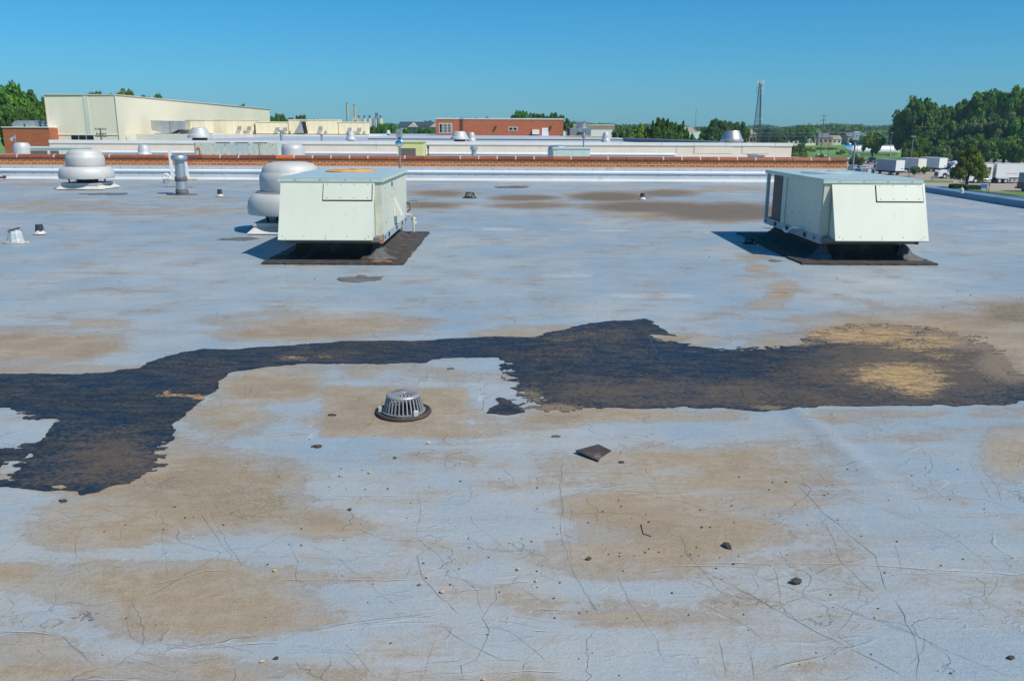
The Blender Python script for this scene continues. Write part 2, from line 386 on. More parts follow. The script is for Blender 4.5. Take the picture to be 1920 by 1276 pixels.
def tarmat():
    m, nt, b = newmat('black_tar_coating'); q = N(nt)
    P = q.coord(); Ps = q.coord((.9,2.4,1), radians(5)); n1 = q.noise(P, 1.2, 5); st = q.noise(Ps, 5, 7, .7); fine = q.noise(P, 40, 5, .75); sp = q.noise(Ps, 9, 5, .7)
    c = q.mix(q.step(n1, .35, .65), (.004,.016,.040), (.014,.015,.018))
    c = q.mix(q.math('MULTIPLY', q.step(q.math('ADD', q.math('MULTIPLY', fine, .5), q.math('MULTIPLY', st, .5)), .44, .60), .62), c, (.085,.066,.046))
    br = q.math('ADD', q.attr('brown'), q.math('MULTIPLY', q.math('SUBTRACT', st, .5), 1.2))
    br = q.math('ADD', br, q.math('ADD', q.math('MULTIPLY', q.math('SUBTRACT', fine, .5), 2.4), q.math('MULTIPLY', q.math('SUBTRACT', n1, .5), 1.2)))
    c = q.mix(q.math('MULTIPLY', q.step(br, .05, 1.3), .85), c, (.13,.09,.053))
    du = q.math('ADD', q.attr('dust'), q.math('ADD', q.math('MULTIPLY', q.math('SUBTRACT', fine, .5), 1.6), q.math('MULTIPLY', q.math('SUBTRACT', n1, .5), 1.2)))
    c = q.mix(q.math('MULTIPLY', q.step(du, .3, .9), .92), c, (.245,.175,.105))
    ye = q.math('ADD', q.attr('yellow'), q.math('ADD', q.math('MULTIPLY', q.math('SUBTRACT', fine, .5), 2.0), q.math('MULTIPLY', q.math('SUBTRACT', st, .5), 2.0)))
    c = q.mix(q.step(ye, .35, 1.05), c, q.mix(q.step(sp, .4, .6), (.52,.33,.12), (.34,.22,.11)))
    pk = q.math('MULTIPLY', q.step(sp, .66, .72), q.step(n1, .5, .62))
    c = q.mix(q.math('MULTIPLY', pk, .7), c, (.36,.29,.22))
    vo = q.n('ShaderNodeTexVoronoi', feature='DISTANCE_TO_EDGE'); q.l(P, vo.inputs['Vector']); vo.inputs['Scale'].default_value = 4.5
    ln = q.math('MULTIPLY', q.math('SUBTRACT', 1.0, q.step(vo.outputs['Distance'], .005, .03)), q.step(q.noise(P, 1.7, 3), .5, .6))
    c = q.mix(q.math('MULTIPLY', ln, .8), c, (.012,.02,.035))
    q.l(c, b.inputs['Base Color']); b.inputs['Roughness'].default_value = .5; b.inputs['Specular IOR Level'].default_value = .4
    h = q.math('ADD', q.math('MULTIPLY', st, .5), q.math('MULTIPLY', fine, .4))
    q.l(q.bump(h, .02), b.inputs['Normal'])
    return m
M['tar'] = tarmat()
M['crack'] = simple('crack_gap', (.20,.185,.165), .9, 0, .2, 8)
M['ridge'] = simple('raised_wrinkle', (.50,.51,.52), .6, 0, .1, 4)
# ------------------------------------------------------------------ near roof sheet with its stains
def nproj(X, Y, Z=0.0):
    f = Y*cos(PITCH)-(Z-H)*sin(PITCH); u = Y*sin(PITCH)+(Z-H)*cos(PITCH)
    f = np.maximum(f, .05); dx = X/f; dy = u/f
    a = dx*cos(ROLL)+dy*sin(ROLL); b = -dx*sin(ROLL)+dy*cos(ROLL)
    return 960+F*a, 638-F*b
def blobs(px, py, L, soft=.45):
    r = np.zeros_like(px)
    for cx, cy, rx, ry, s in L:
        d = np.sqrt(((px-cx)/rx)**2+((py-cy)/ry)**2)
        r = np.maximum(r, s*np.clip((1+soft-d)/(2*soft), 0, 1))
    return r
DIRT = [(70,645,150,30,.85),(190,605,50,10,.55),(10,640,80,26,.8),(610,608,165,22,.8),(520,625,110,16,.7),(700,600,70,14,.6),
 (500,722,95,36,.9),(440,775,75,36,.75),(560,705,60,22,.6),(330,900,200,62,.9),(420,930,140,60,1.0),(250,965,190,40,.8),(560,975,110,28,.6),
 (130,1000,80,26,.5),(330,1085,260,36,.85),(390,1125,210,62,.95),(150,1100,150,26,.55),(20,1075,60,26,.6),(60,1225,110,50,.6),(300,1250,260,28,.45),(190,905,110,24,.7),
 (735,772,125,40,1.0),(830,770,80,34,.75),(700,800,90,14,.75),(860,800,70,16,.55),(760,700,160,18,.25),
 (1330,880,200,50,.85),(1250,950,170,42,.8),(1300,1000,150,42,.9),(1180,1045,170,36,.75),(1120,1010,120,40,.5),(1180,870,150,28,.6),(1420,930,110,36,.6),
 (1150,1140,200,26,.3),(1480,1060,130,36,.4),(1330,1130,120,24,.3),
 (1895,850,60,44,.85),(1840,640,140,60,1.1),(1910,590,95,32,.9),(1700,640,240,56,.85),(1870,680,90,40,.7),(1480,640,70,16,.6),(1290,632,80,12,.6),(1000,622,110,14,.7),(950,632,60,9,.5),
 (1470,535,30,10,.65),(1460,555,26,14,.65),(1440,570,34,9,.6),(1420,500,24,8,.6),(1440,515,36,6,.5),(1410,478,30,5,.5),(1180,775,180,13,.75),(1060,775,90,18,.6),
 (1560,772,60,12,.45),(1700,768,80,10,.45),(1890,770,80,10,.4),
 (825,362,62,6,.9),(800,383,72,7,.9),(985,370,62,6,.95),(1000,384,80,7,.8),(1140,367,70,9,1.1),(1258,361,50,7,.85),(1225,387,120,11,1.1),(1350,397,120,17,1.15),(1250,402,110,9,.7),(1380,352,60,4,.5),(1340,357,50,3,.5),
 (110,385,150,12,.42),(330,395,150,9,.35),(90,345,90,4,.35),(380,372,90,5,.3),(10,1150,50,20,.4),(150,690,260,9,.5),(690,395,120,8,.25),
 (90,758,70,12,.5),(1440,462,60,12,.3)]
RECT = [(742,768,128,40,1.0)]
DARK = [(470,935,110,44,.42),(330,905,110,24,.4),(1910,585,80,26,.75),(1140,368,75,9,1.2),(1225,387,120,10,1.3),(1360,396,130,17,1.25),(985,370,70,6,1.0),(800,383,70,6,.9),(1250,362,60,7,.9),(825,362,50,6,.8),(1000,385,80,6,.8),(1640,620,220,14,.6),(1880,690,60,40,.5),(840,750,25,12,.3),(755,788,70,14,.3),(620,775,20,14,.3),(480,632,60,5,.3)]
WHITE = [(1225,552,105,6,.75),(1060,515,60,5,.6),(890,540,40,10,.35),(935,428,60,3,.7),(1080,429,40,3,.6),(1140,430,50,2,.7),(840,425,60,3,.6),(1350,430,60,4,.4),(1880,425,90,8,.6),(1860,400,90,8,.5),(1720,525,130,12,.5),(1560,470,60,8,.3),
 (930,685,60,14,.4),(880,655,60,8,.4),(60,800,60,22,.5),(20,870,30,22,.6),(1600,870,60,12,.35),(1450,880,40,6,.2),(250,430,90,6,.3),(60,470,60,6,.3),(600,660,50,5,.3),(1100,352,300,3,.5),(1850,440,90,8,.4),(640,350,300,3,.2)]
xs = np.concatenate([np.linspace(-24,-5,190,endpoint=False), np.linspace(-5,5.5,300,endpoint=False), np.linspace(5.5,11.72,90)])
ys = np.concatenate([np.linspace(-7,2,30,endpoint=False), np.linspace(2,8,230,endpoint=False), np.linspace(8,16,120,endpoint=False), np.linspace(16,28.82,160)])
XX, YY = np.meshgrid(xs, ys); nx, ny = len(xs), len(ys)
px, py = nproj(XX, np.maximum(YY, 1.2))
dirt = blobs(px, py, DIRT); _m = np.maximum(np.abs(px-742)/132, np.abs(py-769)/44); dirt = np.where(_m < 1.12, np.maximum(dirt*.8, .85*np.clip((1.12-_m)/.16,0,1)), dirt*1.0); dark = blobs(px, py, DARK); wht = blobs(px, py, WHITE, .3); wht = np.maximum(wht, .8*np.clip(1-np.abs(_m-1.2)/.1,0,1))
dirt = dirt*1.12+.0; dirt[YY < 1.6] *= .4
ZZ = np.zeros_like(XX)
# low wrinkle of the membrane running away from the patch corner, and a gentle lift in front of the wall
a = np.array(G(1470,745)[:2]); b_ = np.array(G(1720,960)[:2]); ab = (b_-a); L_ = np.linalg.norm(ab); ab = ab/L_
tt = (XX-a[0])*ab[0]+(YY-a[1])*ab[1]; dd = (XX-a[0])*(-ab[1])+(YY-a[1])*ab[0]
ZZ += .018*np.exp(-(dd/.07)**2)*np.clip(tt/.3, 0, 1)*np.clip((L_-tt)/.6, 0, 1)
ZZ += .010*np.sin(XX*.9+.4)*np.sin(YY*.7)
ZZ -= .012
def gridmesh(name, XX, YY, ZZ, attrs, mat):
    ny, nx = XX.shape
    v = np.stack([XX.ravel(), YY.ravel(), ZZ.ravel()], 1)
    i = np.arange(nx*ny).reshape(ny, nx)
    f = np.stack([i[:-1,:-1].ravel(), i[:-1,1:].ravel(), i[1:,1:].ravel(), i[1:,:-1].ravel()], 1)
    me = bpy.data.meshes.new(name); me.vertices.add(len(v)); me.vertices.foreach_set('co', v.ravel())
    me.loops.add(f.size); me.loops.foreach_set('vertex_index', f.ravel().astype(np.int32))
    me.polygons.add(len(f)); me.polygons.foreach_set('loop_start', np.arange(0, f.size, 4, dtype=np.int32))
    me.update(calc_edges=True)
    for k, a in attrs.items():
        at_ = me.attributes.new(k, 'FLOAT', 'POINT'); at_.data.foreach_set('value', a.ravel().astype(np.float32))
    me.polygons.foreach_set('use_smooth', [True]*len(me.polygons))
    me.materials.append(mat); o = bpy.data.objects.new(name, me); SC.collection.objects.link(o); return o
roof = structure(gridmesh('flat_roof', XX, YY, ZZ, dict(dirt=dirt, dark=dark, white=wht, ochre=blobs(px, py, [(1600,618,120,16,.8),(1720,612,120,14,.7),(1480,634,60,7,.35)], .6), film=np.clip((py-600)/350,0,1)*np.clip((1800-px)/600,.30,1)*np.clip(1-1.0*np.exp(-((px-620)/190)**2-((py-830)/60)**2),0,1)), M['roof']))
def roofz(x, y):
    j = min(max(int(np.searchsorted(xs, x)), 1), nx-1); i = min(max(int(np.searchsorted(ys, y)), 1), ny-1)
    return float(max(ZZ[i,j], ZZ[i-1,j-1], ZZ[i,j-1], ZZ[i-1,j]))

# ------------------------------------------------------------------ tar coating: ragged-edged thin sheet
TAR = [(-110,702),(0,699),(60,698),(130,700),(200,698),(230,692),(262,690),(300,672),(345,661),(383,653),(440,655),(510,650),(600,642),(640,636),(700,637),(760,637),(830,633),(880,630),(935,627),(1000,628),(1022,619),(1060,612),(1100,604),(1150,597),(1190,598),(1208,595),(1240,610),(1255,621),(1280,628),(1300,634),(1322,646),(1360,649),(1400,648),(1500,646),(1515,636),(1530,627),(1580,612),(1640,607),(1700,610),(1790,621),(1850,650),(1885,668),(1920,703),(1990,712),(1990,752),
 (1920,750),(1880,756),(1800,760),(1700,757),(1620,760),(1560,758),(1490,760),(1440,763),(1300,757),(1200,758),(1100,757),(1060,766),(1010,759),(992,745),(975,725),(965,712),(958,695),(945,680),(938,666),(905,667),(860,667),(810,671),(800,678),(700,680),(640,680),(560,683),(500,689),(440,698),(418,712),(400,735),(370,755),(335,790),(312,830),(292,860),(265,888),(240,900),(200,904),(178,920),(150,924),(140,917),(80,915),(40,911),(0,909),(-110,915)]
ISL = [[(-120,752),(25,760),(62,775),(50,779),(110,780),(121,783),(95,810),(68,832),(45,831),(20,838),(-120,846)],
       [(-120,872),(0,868),(30,853),(50,851),(44,872),(20,893),(-120,903)],
       [(1215,622),(1235,631),(1275,638),(1300,646),(1330,648),(1345,646),(1330,636),(1300,628)],
       [(98,905),(118,901),(128,908),(112,912)]]
BLOB = [[(932,740),(958,749),(978,766),(950,772),(921,769),(936,755)], [(60,640),(60,641),(61,641)]]
def gpoly(P): return np.array([list(G(x, min(max(y, 0), 1250))[:2]) for x, y in P])
def sdf(P, X, Y):
    inside = np.zeros(X.shape, bool); dmin = np.full(X.shape, 1e9)
    n = len(P)
    for i in range(n):
        x0, y0 = P[i]; x1, y1 = P[(i+1) % n]
        c = ((y0 > Y) != (y1 > Y)) & (X < (x1-x0)*(Y-y0)/(y1-y0+1e-12)+x0); inside ^= c
        ex, ey = x1-x0, y1-y0; t = np.clip(((X-x0)*ex+(Y-y0)*ey)/(ex*ex+ey*ey+1e-12), 0, 1)
        dmin = np.minimum(dmin, (X-x0-t*ex)**2+(Y-y0-t*ey)**2)
    return np.where(inside, -1, 1)*np.sqrt(dmin)
def vnoise(X, Y, sx, sy, seed):
    r = np.random.RandomState(seed).rand(257, 257); u = X*sx+1000; v = Y*sy+1000
    iu = np.floor(u).astype(int); iv = np.floor(v).astype(int); fu = u-iu; fv = v-iv
    fu = fu*fu*(3-2*fu); fv = fv*fv*(3-2*fv); a = iu % 256; b = iv % 256
    return (r[b,a]*(1-fu)*(1-fv)+r[b,a+1]*fu*(1-fv)+r[b+1,a]*(1-fu)*fv+r[b+1,a+1]*fu*fv)-.5
gx = np.arange(-5.0, 5.6, .011); gy = np.arange(2.7, 8.3, .0125)
GX, GY = np.meshgrid(gx, gy)
def ragged(S, k=1.0):
    return S+k*(.06*vnoise(GX,GY,1.2,2.2,1)+.05*vnoise(GX,GY,4,9,2)+.028*vnoise(GX,GY,12,26,3)+.018*vnoise(GX,GY,34,60,4))
S = sdf(gpoly(TAR), GX, GY); S0 = S.copy()
S = ragged(S)
for I in ISL: S = np.maximum(S, -ragged(sdf(gpoly(I), GX, GY), .9))
# flaked holes near the lower-left-of-centre end and small blob
fl = blobs(*nproj(GX, GY), [(985,745,75,26,1),(1040,758,70,10,.8),(955,700,22,30,.7),(1560,622,60,20,1.0),(1720,606,190,14,1.0),(1850,640,80,24,.9),(1060,757,60,8,.8),(1400,650,90,5,.7),(60,780,60,10,.5),(300,850,30,40,.55),(30,860,40,30,.6),(1250,640,70,10,.6)])
S = S+np.clip(fl,0,1)*(.09*vnoise(GX,GY,14,30,9)+.06*vnoise(GX,GY,40,80,10)-.003)*3.4
S = np.minimum(S, ragged(sdf(gpoly(BLOB[0]), GX, GY), .8))
def contour_sheet(name, GX, GY, S, z, attrs, mat):
    gy_, gx_ = np.gradient(S); dx = GX[0,1]-GX[0,0]; dy = GY[1,0]-GY[0,0]; gx_ /= dx; gy_ /= dy
    g2 = gx_**2+gy_**2+1e-9
    mv = (np.abs(S) < 1.2*max(dx,dy)*np.sqrt(g2)); stepx = np.clip(-S*gx_/g2, -dx*.5, dx*.5)*mv; stepy = np.clip(-S*gy_/g2, -dy*.5, dy*.5)*mv
    m = (S[:-1,:-1]+S[1:,:-1]+S[:-1,1:]+S[1:,1:])/4 < 0
    ny, nx = S.shape; i = np.arange(nx*ny).reshape(ny, nx)
    f = np.stack([i[:-1,:-1][m], i[:-1,1:][m], i[1:,1:][m], i[1:,:-1][m]], 1)
    used = np.unique(f); remap = np.full(nx*ny, -1); remap[used] = np.arange(len(used)); f = remap[f]
    zz = z if not callable(z) else z(GX.ravel()[used], GY.ravel()[used])
    v = np.stack([(GX+stepx).ravel()[used], (GY+stepy).ravel()[used], np.broadcast_to(zz, (len(used),))], 1)
    me = bpy.data.meshes.new(name); me.vertices.add(len(v)); me.vertices.foreach_set('co', v.ravel())
    me.loops.add(f.size); me.loops.foreach_set('vertex_index', f.ravel().astype(np.int32))
    me.polygons.add(len(f)); me.polygons.foreach_set('loop_start', np.arange(0, f.size, 4, dtype=np.int32)); me.update(calc_edges=True)
    for k, a in attrs.items():
        at_ = me.attributes.new(k, 'FLOAT', 'POINT'); at_.data.foreach_set('value', a.ravel()[used].astype(np.float32))
    me.polygons.foreach_set('use_smooth', [True]*len(me.polygons))
    me.materials.append(mat); o = bpy.data.objects.new(name, me); SC.collection.objects.link(o); return o
def zfun(x, y):
    t = (x-a[0])*ab[0]+(y-a[1])*ab[1]; d = (x-a[0])*(-ab[1])+(y-a[1])*ab[0]
    return .018*np.exp(-(d/.07)**2)*np.clip(t/.3,0,1)*np.clip((L_-t)/.6,0,1)+.010*np.sin(x*.9+.4)*np.sin(y*.7)-.012+.004
gpx, gpy = nproj(GX, GY)
YEL = [(1640,628,110,16,.95),(1560,625,60,8,.9),(1730,640,80,22,.75),(1680,700,90,24,.95),(1720,715,60,24,.95),(1600,690,40,12,.5),(550,672,36,5,.55),(600,668,30,4,.5),(1070,632,60,6,.35),(1105,618,50,5,.3),(340,740,55,3,.75),(375,744,25,4,.9),(312,735,8,5,.8),(1790,690,60,14,.4),(1460,750,40,8,.35),(1750,665,60,10,.5)]
BRO = [(1300,735,330,30,.95),(1100,728,90,34,.7),(1150,660,120,20,.45),(1750,690,240,70,1.15),(1850,700,120,50,1.0),(220,860,120,45,.9),(150,820,70,30,.35),(1120,625,120,16,.5),(380,690,70,20,.3),(160,890,100,22,.7),(1500,745,220,20,.6),(1640,620,170,30,.8),(230,810,60,14,.5),(600,665,120,12,.4)]
tar = contour_sheet('tar_patch', GX, GY, S, zfun, dict(dust=blobs(gpx,gpy,[(1560,618,70,20,1.3),(1700,604,190,17,1.4),(1830,628,100,26,1.4),(1910,680,70,36,1.3),(1500,640,40,8,.9),(1440,760,40,6,.7),(1040,762,60,8,1.0),(990,740,30,20,.6)],.6), yellow=blobs(gpx,gpy,YEL,.5), brown=blobs(gpx,gpy,BRO,.5)), M['tar'])
tag(tar, 'long ragged black tar patch with ochre stains running across the blue-grey roof behind the drain', 'tar patch')

# ------------------------------------------------------------------ traced cracks and raised wrinkles
def Z7(L): return [(1300+x/3.068, 860+y/3.068) for x, y in L]
def Z5(L): return [(780+x/3., 860+y/3.) for x, y in L]
def Z6(L): return [(x/2.4615, 860+y/2.4615) for x, y in L]
def Z4(L): return [(1400+x/3.69, 520+y/3.69) for x, y in L]
def Z2(L): return [(x/3., 560+y/3.) for x, y in L]
CR = [(Z7([(0,610),(280,755),(500,880),(650,970),(960,1120),(1230,1260)]),1.5),(Z7([(300,640),(500,720),(880,860),(1250,1000),(1480,1100),(1880,1260)]),1.3),
 (Z7([(600,140),(740,300),(900,430),(1050,550),(1090,650),(1105,760)]),1.8),(Z7([(1105,760),(940,880),(780,1025)]),1.6),(Z7([(770,350),(820,500),(860,600),(1050,780)]),1.2),
 (Z7([(1160,810),(1250,990),(1290,1150),(1300,1290)]),1.6),(Z7([(650,150),(1000,250),(1300,350),(1500,450),(1650,560),(1760,660)]),1.0),(Z7([(1760,660),(1740,730),(1695,820)]),1.6),
 (Z7([(1250,640),(1500,740),(1700,820),(1880,910)]),.9),(Z7([(0,805),(200,890),(330,970),(420,1040)]),1.1),(Z7([(1160,470),(1175,560),(1195,660)]),.9),(Z7([(455,610),(490,720),(520,850)]),1.0),
 (Z7([(1640,0),(1700,80),(1760,160),(1800,240)]),.9),(Z7([(1590,0),(1650,100),(1700,190),(1740,230)]),.8),(Z7([(155,1030),(180,1150),(190,1260)]),1.0),(Z7([(285,1020),(310,1130),(320,1260)]),1.0),(Z7([(1340,1000),(1330,1100),(1260,1200)]),.9),
 (Z7([(500,190),(640,270),(700,330)]),.7),(Z7([(420,560),(620,680)]),.8),(Z7([(560,600),(400,690),(300,640)]),.5),
 (Z5([(815,0),(810,170),(830,400),(850,470),(880,600),(960,740),(1000,800),(1020,870)]),1.1),(Z5([(0,420),(160,560),(330,730),(380,870)]),1.0),(Z5([(300,300),(330,350),(500,510)]),.8),
 (Z5([(540,690),(640,760),(800,840)]),1.3),(Z5([(0,520),(60,660),(140,760),(240,870)]),1.1),(Z5([(450,700),(440,780),(380,880),(430,960),(330,1110),(260,1150),(265,1250)]),1.4),
 (Z5([(120,900),(290,1020),(480,1130),(600,1140)]),1.1),(Z5([(600,1140),(810,970)]),.8),(Z5([(400,900),(560,970),(700,1080),(760,1130)]),1.0),(Z5([(1370,600),(1500,660),(1700,730),(1900,800)]),.9),
 (Z5([(850,470),(960,400)]),.7),(Z5([(380,490),(600,520)]),.7),(Z5([(1140,650),(1210,790),(1260,890),(1350,1010),(1400,1140)]),.9),(Z5([(0,1140),(230,1130),(330,1110)]),1.0),(Z5([(860,170),(940,170),(1090,170),(1160,190)]),1.2),
 (Z5([(860,260),(880,300),(860,350)]),.9),(Z5([(1480,420),(1520,520),(1600,600),(1740,790)]),.9),(Z5([(1310,120),(1390,250)]),.7),(Z5([(120,960),(60,1100),(40,1210)]),.8),(Z5([(20,180),(40,300),(10,420)]),.7),
 (Z6([(430,240),(350,340),(360,430),(240,600),(230,700),(160,880)]),1.2),(Z6([(930,230),(1000,360),(1065,430),(1050,500)]),1.0),(Z6([(740,220),(760,420),(765,540)]),.8),(Z6([(230,215),(400,240),(520,250)]),1.0),
 (Z6([(360,430),(420,510)]),.9),(Z6([(1340,360),(1390,460),(1380,550),(1405,555)]),1.1),(Z6([(260,790),(370,870),(460,940)]),.9),(Z6([(1580,820),(1740,980)]),.9),(Z6([(1400,370),(1500,420),(1700,550),(1850,680)]),.8),
 (Z6([(870,420),(860,470),(840,540)]),1.0),(Z6([(960,210),(1110,480),(1200,400)]),.7),(Z6([(0,780),(120,775),(210,790)]),.9),(Z6([(1060,805),(1220,815)]),1.0),(Z6([(190,1000),(640,1010),(900,1000),(1000,1010)]),.9),(Z6([(1110,480),(1160,430),(1240,370)]),.7),
 (Z6([(1300,240),(1330,290)]),.8),(Z6([(550,290),(545,370),(560,395)]),1.0),(Z6([(180,830),(200,880),(130,930)]),1.0),(Z6([(590,640),(600,800),(680,860)]),.7),
 (Z4([(800,80),(860,190),(890,290)]),1.2),(Z4([(330,280),(460,385)]),1.3),(Z4([(960,220),(1120,300)]),.8),(Z4([(680,120),(800,170)]),.6),(Z4([(1600,490),(1750,590),(1900,670)]),1.3),(Z4([(900,300),(1200,340),(1500,430)]),.8),
 (Z2([(1380,410),(1385,560)]),.9),(Z2([(1500,490),(1380,600)]),1.0),(Z2([(1240,560),(1230,650),(1180,700)]),1.0),(Z2([(1460,440),(1620,600)]),.8),(Z2([(1330,740),(1220,920)]),.8),(Z2([(1800,80),(1740,160),(1620,200)]),.8),(Z2([(1550,120),(1640,270)]),.9),(Z2([(1880,180),(1700,110)]),.6),(Z2([(1380,570),(1560,530)]),.8),
 ([(1210,600),(1222,640),(1240,672),(1260,715)],1.5),([(1140,600),(1165,615),(1190,622)],1.0),([(1270,700),(1290,722)],1.3),([(1468,740),(1490,762)],2.2),([(1120,560),(1105,590)],.8),([(1310,650),(1345,640),(1365,650)],1.2),
 ([(905,768),(908,748),(925,735),(950,725),(985,719)],1.5),([(0,367),(40,360),(60,361),(100,357),(150,354),(230,349),(290,346)],11),([(430,352),(500,349)],8),([(665,690),(672,728)],.6),([(800,720),(790,760)],.5),([(1055,905),(1060,1000),(1075,1060)],.6)]
def ribbon(mb, pts, w, z, jit=.008, seg=.05, seed=0):
    r = random.Random(seed); P = [G(x, y).xy for x, y in pts]; Q = []
    for i in range(len(P)-1):
        n = max(2, int((P[i+1]-P[i]).length/seg))
        for k in range(n): Q.append(P[i].lerp(P[i+1], k/n))
    Q.append(P[-1]); R = []
    off = 0
    for i, p in enumerate(Q):
        off = off*.7+r.uniform(-jit, jit); t = (Q[min(i+1, len(Q)-1)]-Q[max(i-1, 0)]).normalized(); nrm = Vector((-t.y, t.x))
        R.append((p+nrm*off, nrm, w*r.uniform(.35, 1.25)*(1 if 0 < i < len(Q)-1 else .15)))
    v = []
    for p, nrm, ww in R:
        zz = float(zfun(p.x, p.y))+z-(.0 if 592 < nproj(p.x, p.y)[1] < 768 else .0052)
        v += [(*(p+nrm*ww/2), zz), (*(p-nrm*ww/2), zz)]
    mb.add(v, [(2*i, 2*i+1, 2*i+3, 2*i+2) for i in range(len(R)-1)])
mb = MB()
for i, (pts, w) in enumerate(CR): ribbon(mb, pts, w*.00125, .0025+(i % 7)*.0002, seed=i)
rr = random.Random(5)
for i in range(26):     # short hair cracks
    x = rr.uniform(0, 1900); y = rr.uniform(800, 1260); l = rr.uniform(12, 60); an = rr.uniform(0, pi)
    ribbon(mb, [(x,y),(x+l*cos(an),y+l*.6*sin(an)),(x+1.7*l*cos(an+.4),y+l*sin(an+.4))], .0011, .0045, seed=i+99)
for k in range(14):     # torn star at the lower left
    an = rr.uniform(0, 2*pi); x = 160+rr.uniform(-18,18); y = 1145+rr.uniform(-5,5)
    ribbon(mb, [(x,y),(x+14*cos(an),y+5*sin(an))], .007, .005, seed=k+300)
structure(mb.build('roof_cracks', M['crack']))
mb = MB()
WR = [Z7([(0,600),(500,598),(1000,605),(1250,630),(1900,665)]),Z5([(240,740),(300,720),(400,735)]),Z5([(620,870),(660,845),(750,838),(880,845)]),Z5([(430,690),(540,690),(640,680)]),Z5([(830,215),(900,185),(950,175)]),
 Z5([(640,950),(720,955),(800,965)]),Z5([(480,1200),(620,1180),(840,1195)]),Z6([(700,565),(950,505),(1060,500)]),Z6([(150,290),(350,245)]),Z6([(1540,160),(1900,158)]),Z6([(900,860),(1300,835)]),Z6([(1300,540),(1900,545)]),Z6([(400,990),(740,1010)]),
 Z7([(1250,235),(1350,200),(1440,160),(1490,120)]),Z5([(800,610),(900,560),(1000,545)]),Z5([(1380,600),(1900,600)]),Z6([(0,775),(300,790)]),[(860,608),(960,598),(1060,590)],[(1140,552),(1180,548)]]
for i, p in enumerate(WR):
    ribbon(mb, p, .0032, .0055, jit=.006, seed=i+500)
structure(mb.build('membrane_wrinkles', M['ridge']))

# ------------------------------------------------------------------ pebbles, scraps
def rock_mesh(seed, mat, flat=.6):
    r = random.Random(seed); v = []; f = []
    t = (1+5**.5)/2
    base = [(-1,t,0),(1,t,0),(-1,-t,0),(1,-t,0),(0,-1,t),(0,1,t),(0,-1,-t),(0,1,-t),(t,0,-1),(t,0,1),(-t,0,-1),(-t,0,1)]
    fc = [(0,11,5),(0,5,1),(0,1,7),(0,7,10),(0,10,11),(1,5,9),(5,11,4),(11,10,2),(10,7,6),(7,1,8),(3,9,4),(3,4,2),(3,2,6),(3,6,8),(3,8,9),(4,9,5),(2,4,11),(6,2,10),(8,6,7),(9,8,1)]
    for p in base:
        q = Vector(p).normalized(); s = r.uniform(.7, 1.15)
        v.append((q.x*s, q.y*s*r.uniform(.7,1), max(0, q.z*s*flat+flat*.8)))
    me = bpy.data.meshes.new('stone'); me.from_pydata(v, [], fc); me.materials.append(mat); return me
RM = [[rock_mesh(100*k+j, M['stonec'][k], [.55,.7,.5,.6][k]) for j in range(4)] for k in range(4)]
def stone(px_, py_, sz, k, name='pebble', label=None, group=None, cat='pebble'):
    p = G(px_, py_); o = bpy.data.objects.new(name, RM[k][random.randrange(4)]); SC.collection.objects.link(o)
    w = sz*(p.y/cos(0)+.6)/F*.5; o.location = (p.x, p.y, float(zfun(p.x, p.y))-.004)
    o.scale = (w*random.uniform(.9,1.2), w*random.uniform(.8,1.2), w*random.uniform(.8,1.1)); o.rotation_euler = (0,0,random.uniform(0,6.28))
    tag(o, label, cat, group); return o
big = [(1364,1023,20,0,'largest dark angular stone lying on the brown stain right of centre','stone'),(1493,1092,22,0,'dark flaky stone with white flecks lying at the right end of a long crack','stone'),
 (1104,1046,12,0,'dark angular stone lying on the tan stain left of the largest stone','stone'),(1896,1233,12,0,'dark stone near the bottom right corner on blue-grey coating','stone'),
 (972,1065,10,1,'tan stone touching small dark crumbs near bottom centre','stone'),(1005,1087,8,1,'orange-brown stone right of a small tan cluster at bottom centre','stone'),
 (829,1106,12,1,'long flat orange pebble lying on smooth blue coating left of centre','pebble'),(786,1092,9,2,'rusty brown pebble left of the flat orange pebble','pebble'),
 (517,1227,10,0,'dark reddish stone beside a tan flake near the bottom left','stone'),(491,1233,9,1,'tan flake beside a dark stone near the bottom left','pebble'),
 (803,828,8,1,'tan pebble lying in front of the roof drain','pebble'),(693,883,8,1,'tan pebble on blue coating below left of the drain','pebble'),(741,855,9,2,'brown crumb between the drain and the tan pebbles','pebble'),
 (656,951,9,0,'pair-like dark lump lying on the plain blue coating left of centre','stone'),(515,1064,10,1,'yellowish pebble beside the light wrinkles at lower left','pebble'),(907,1271,9,1,'tan pebble at the bottom edge near centre','pebble')]
for x, y, s, k, lb, cat in big: stone(x, y, s, k, 'stone' if cat == 'stone' else 'pebble', lb, None, cat)
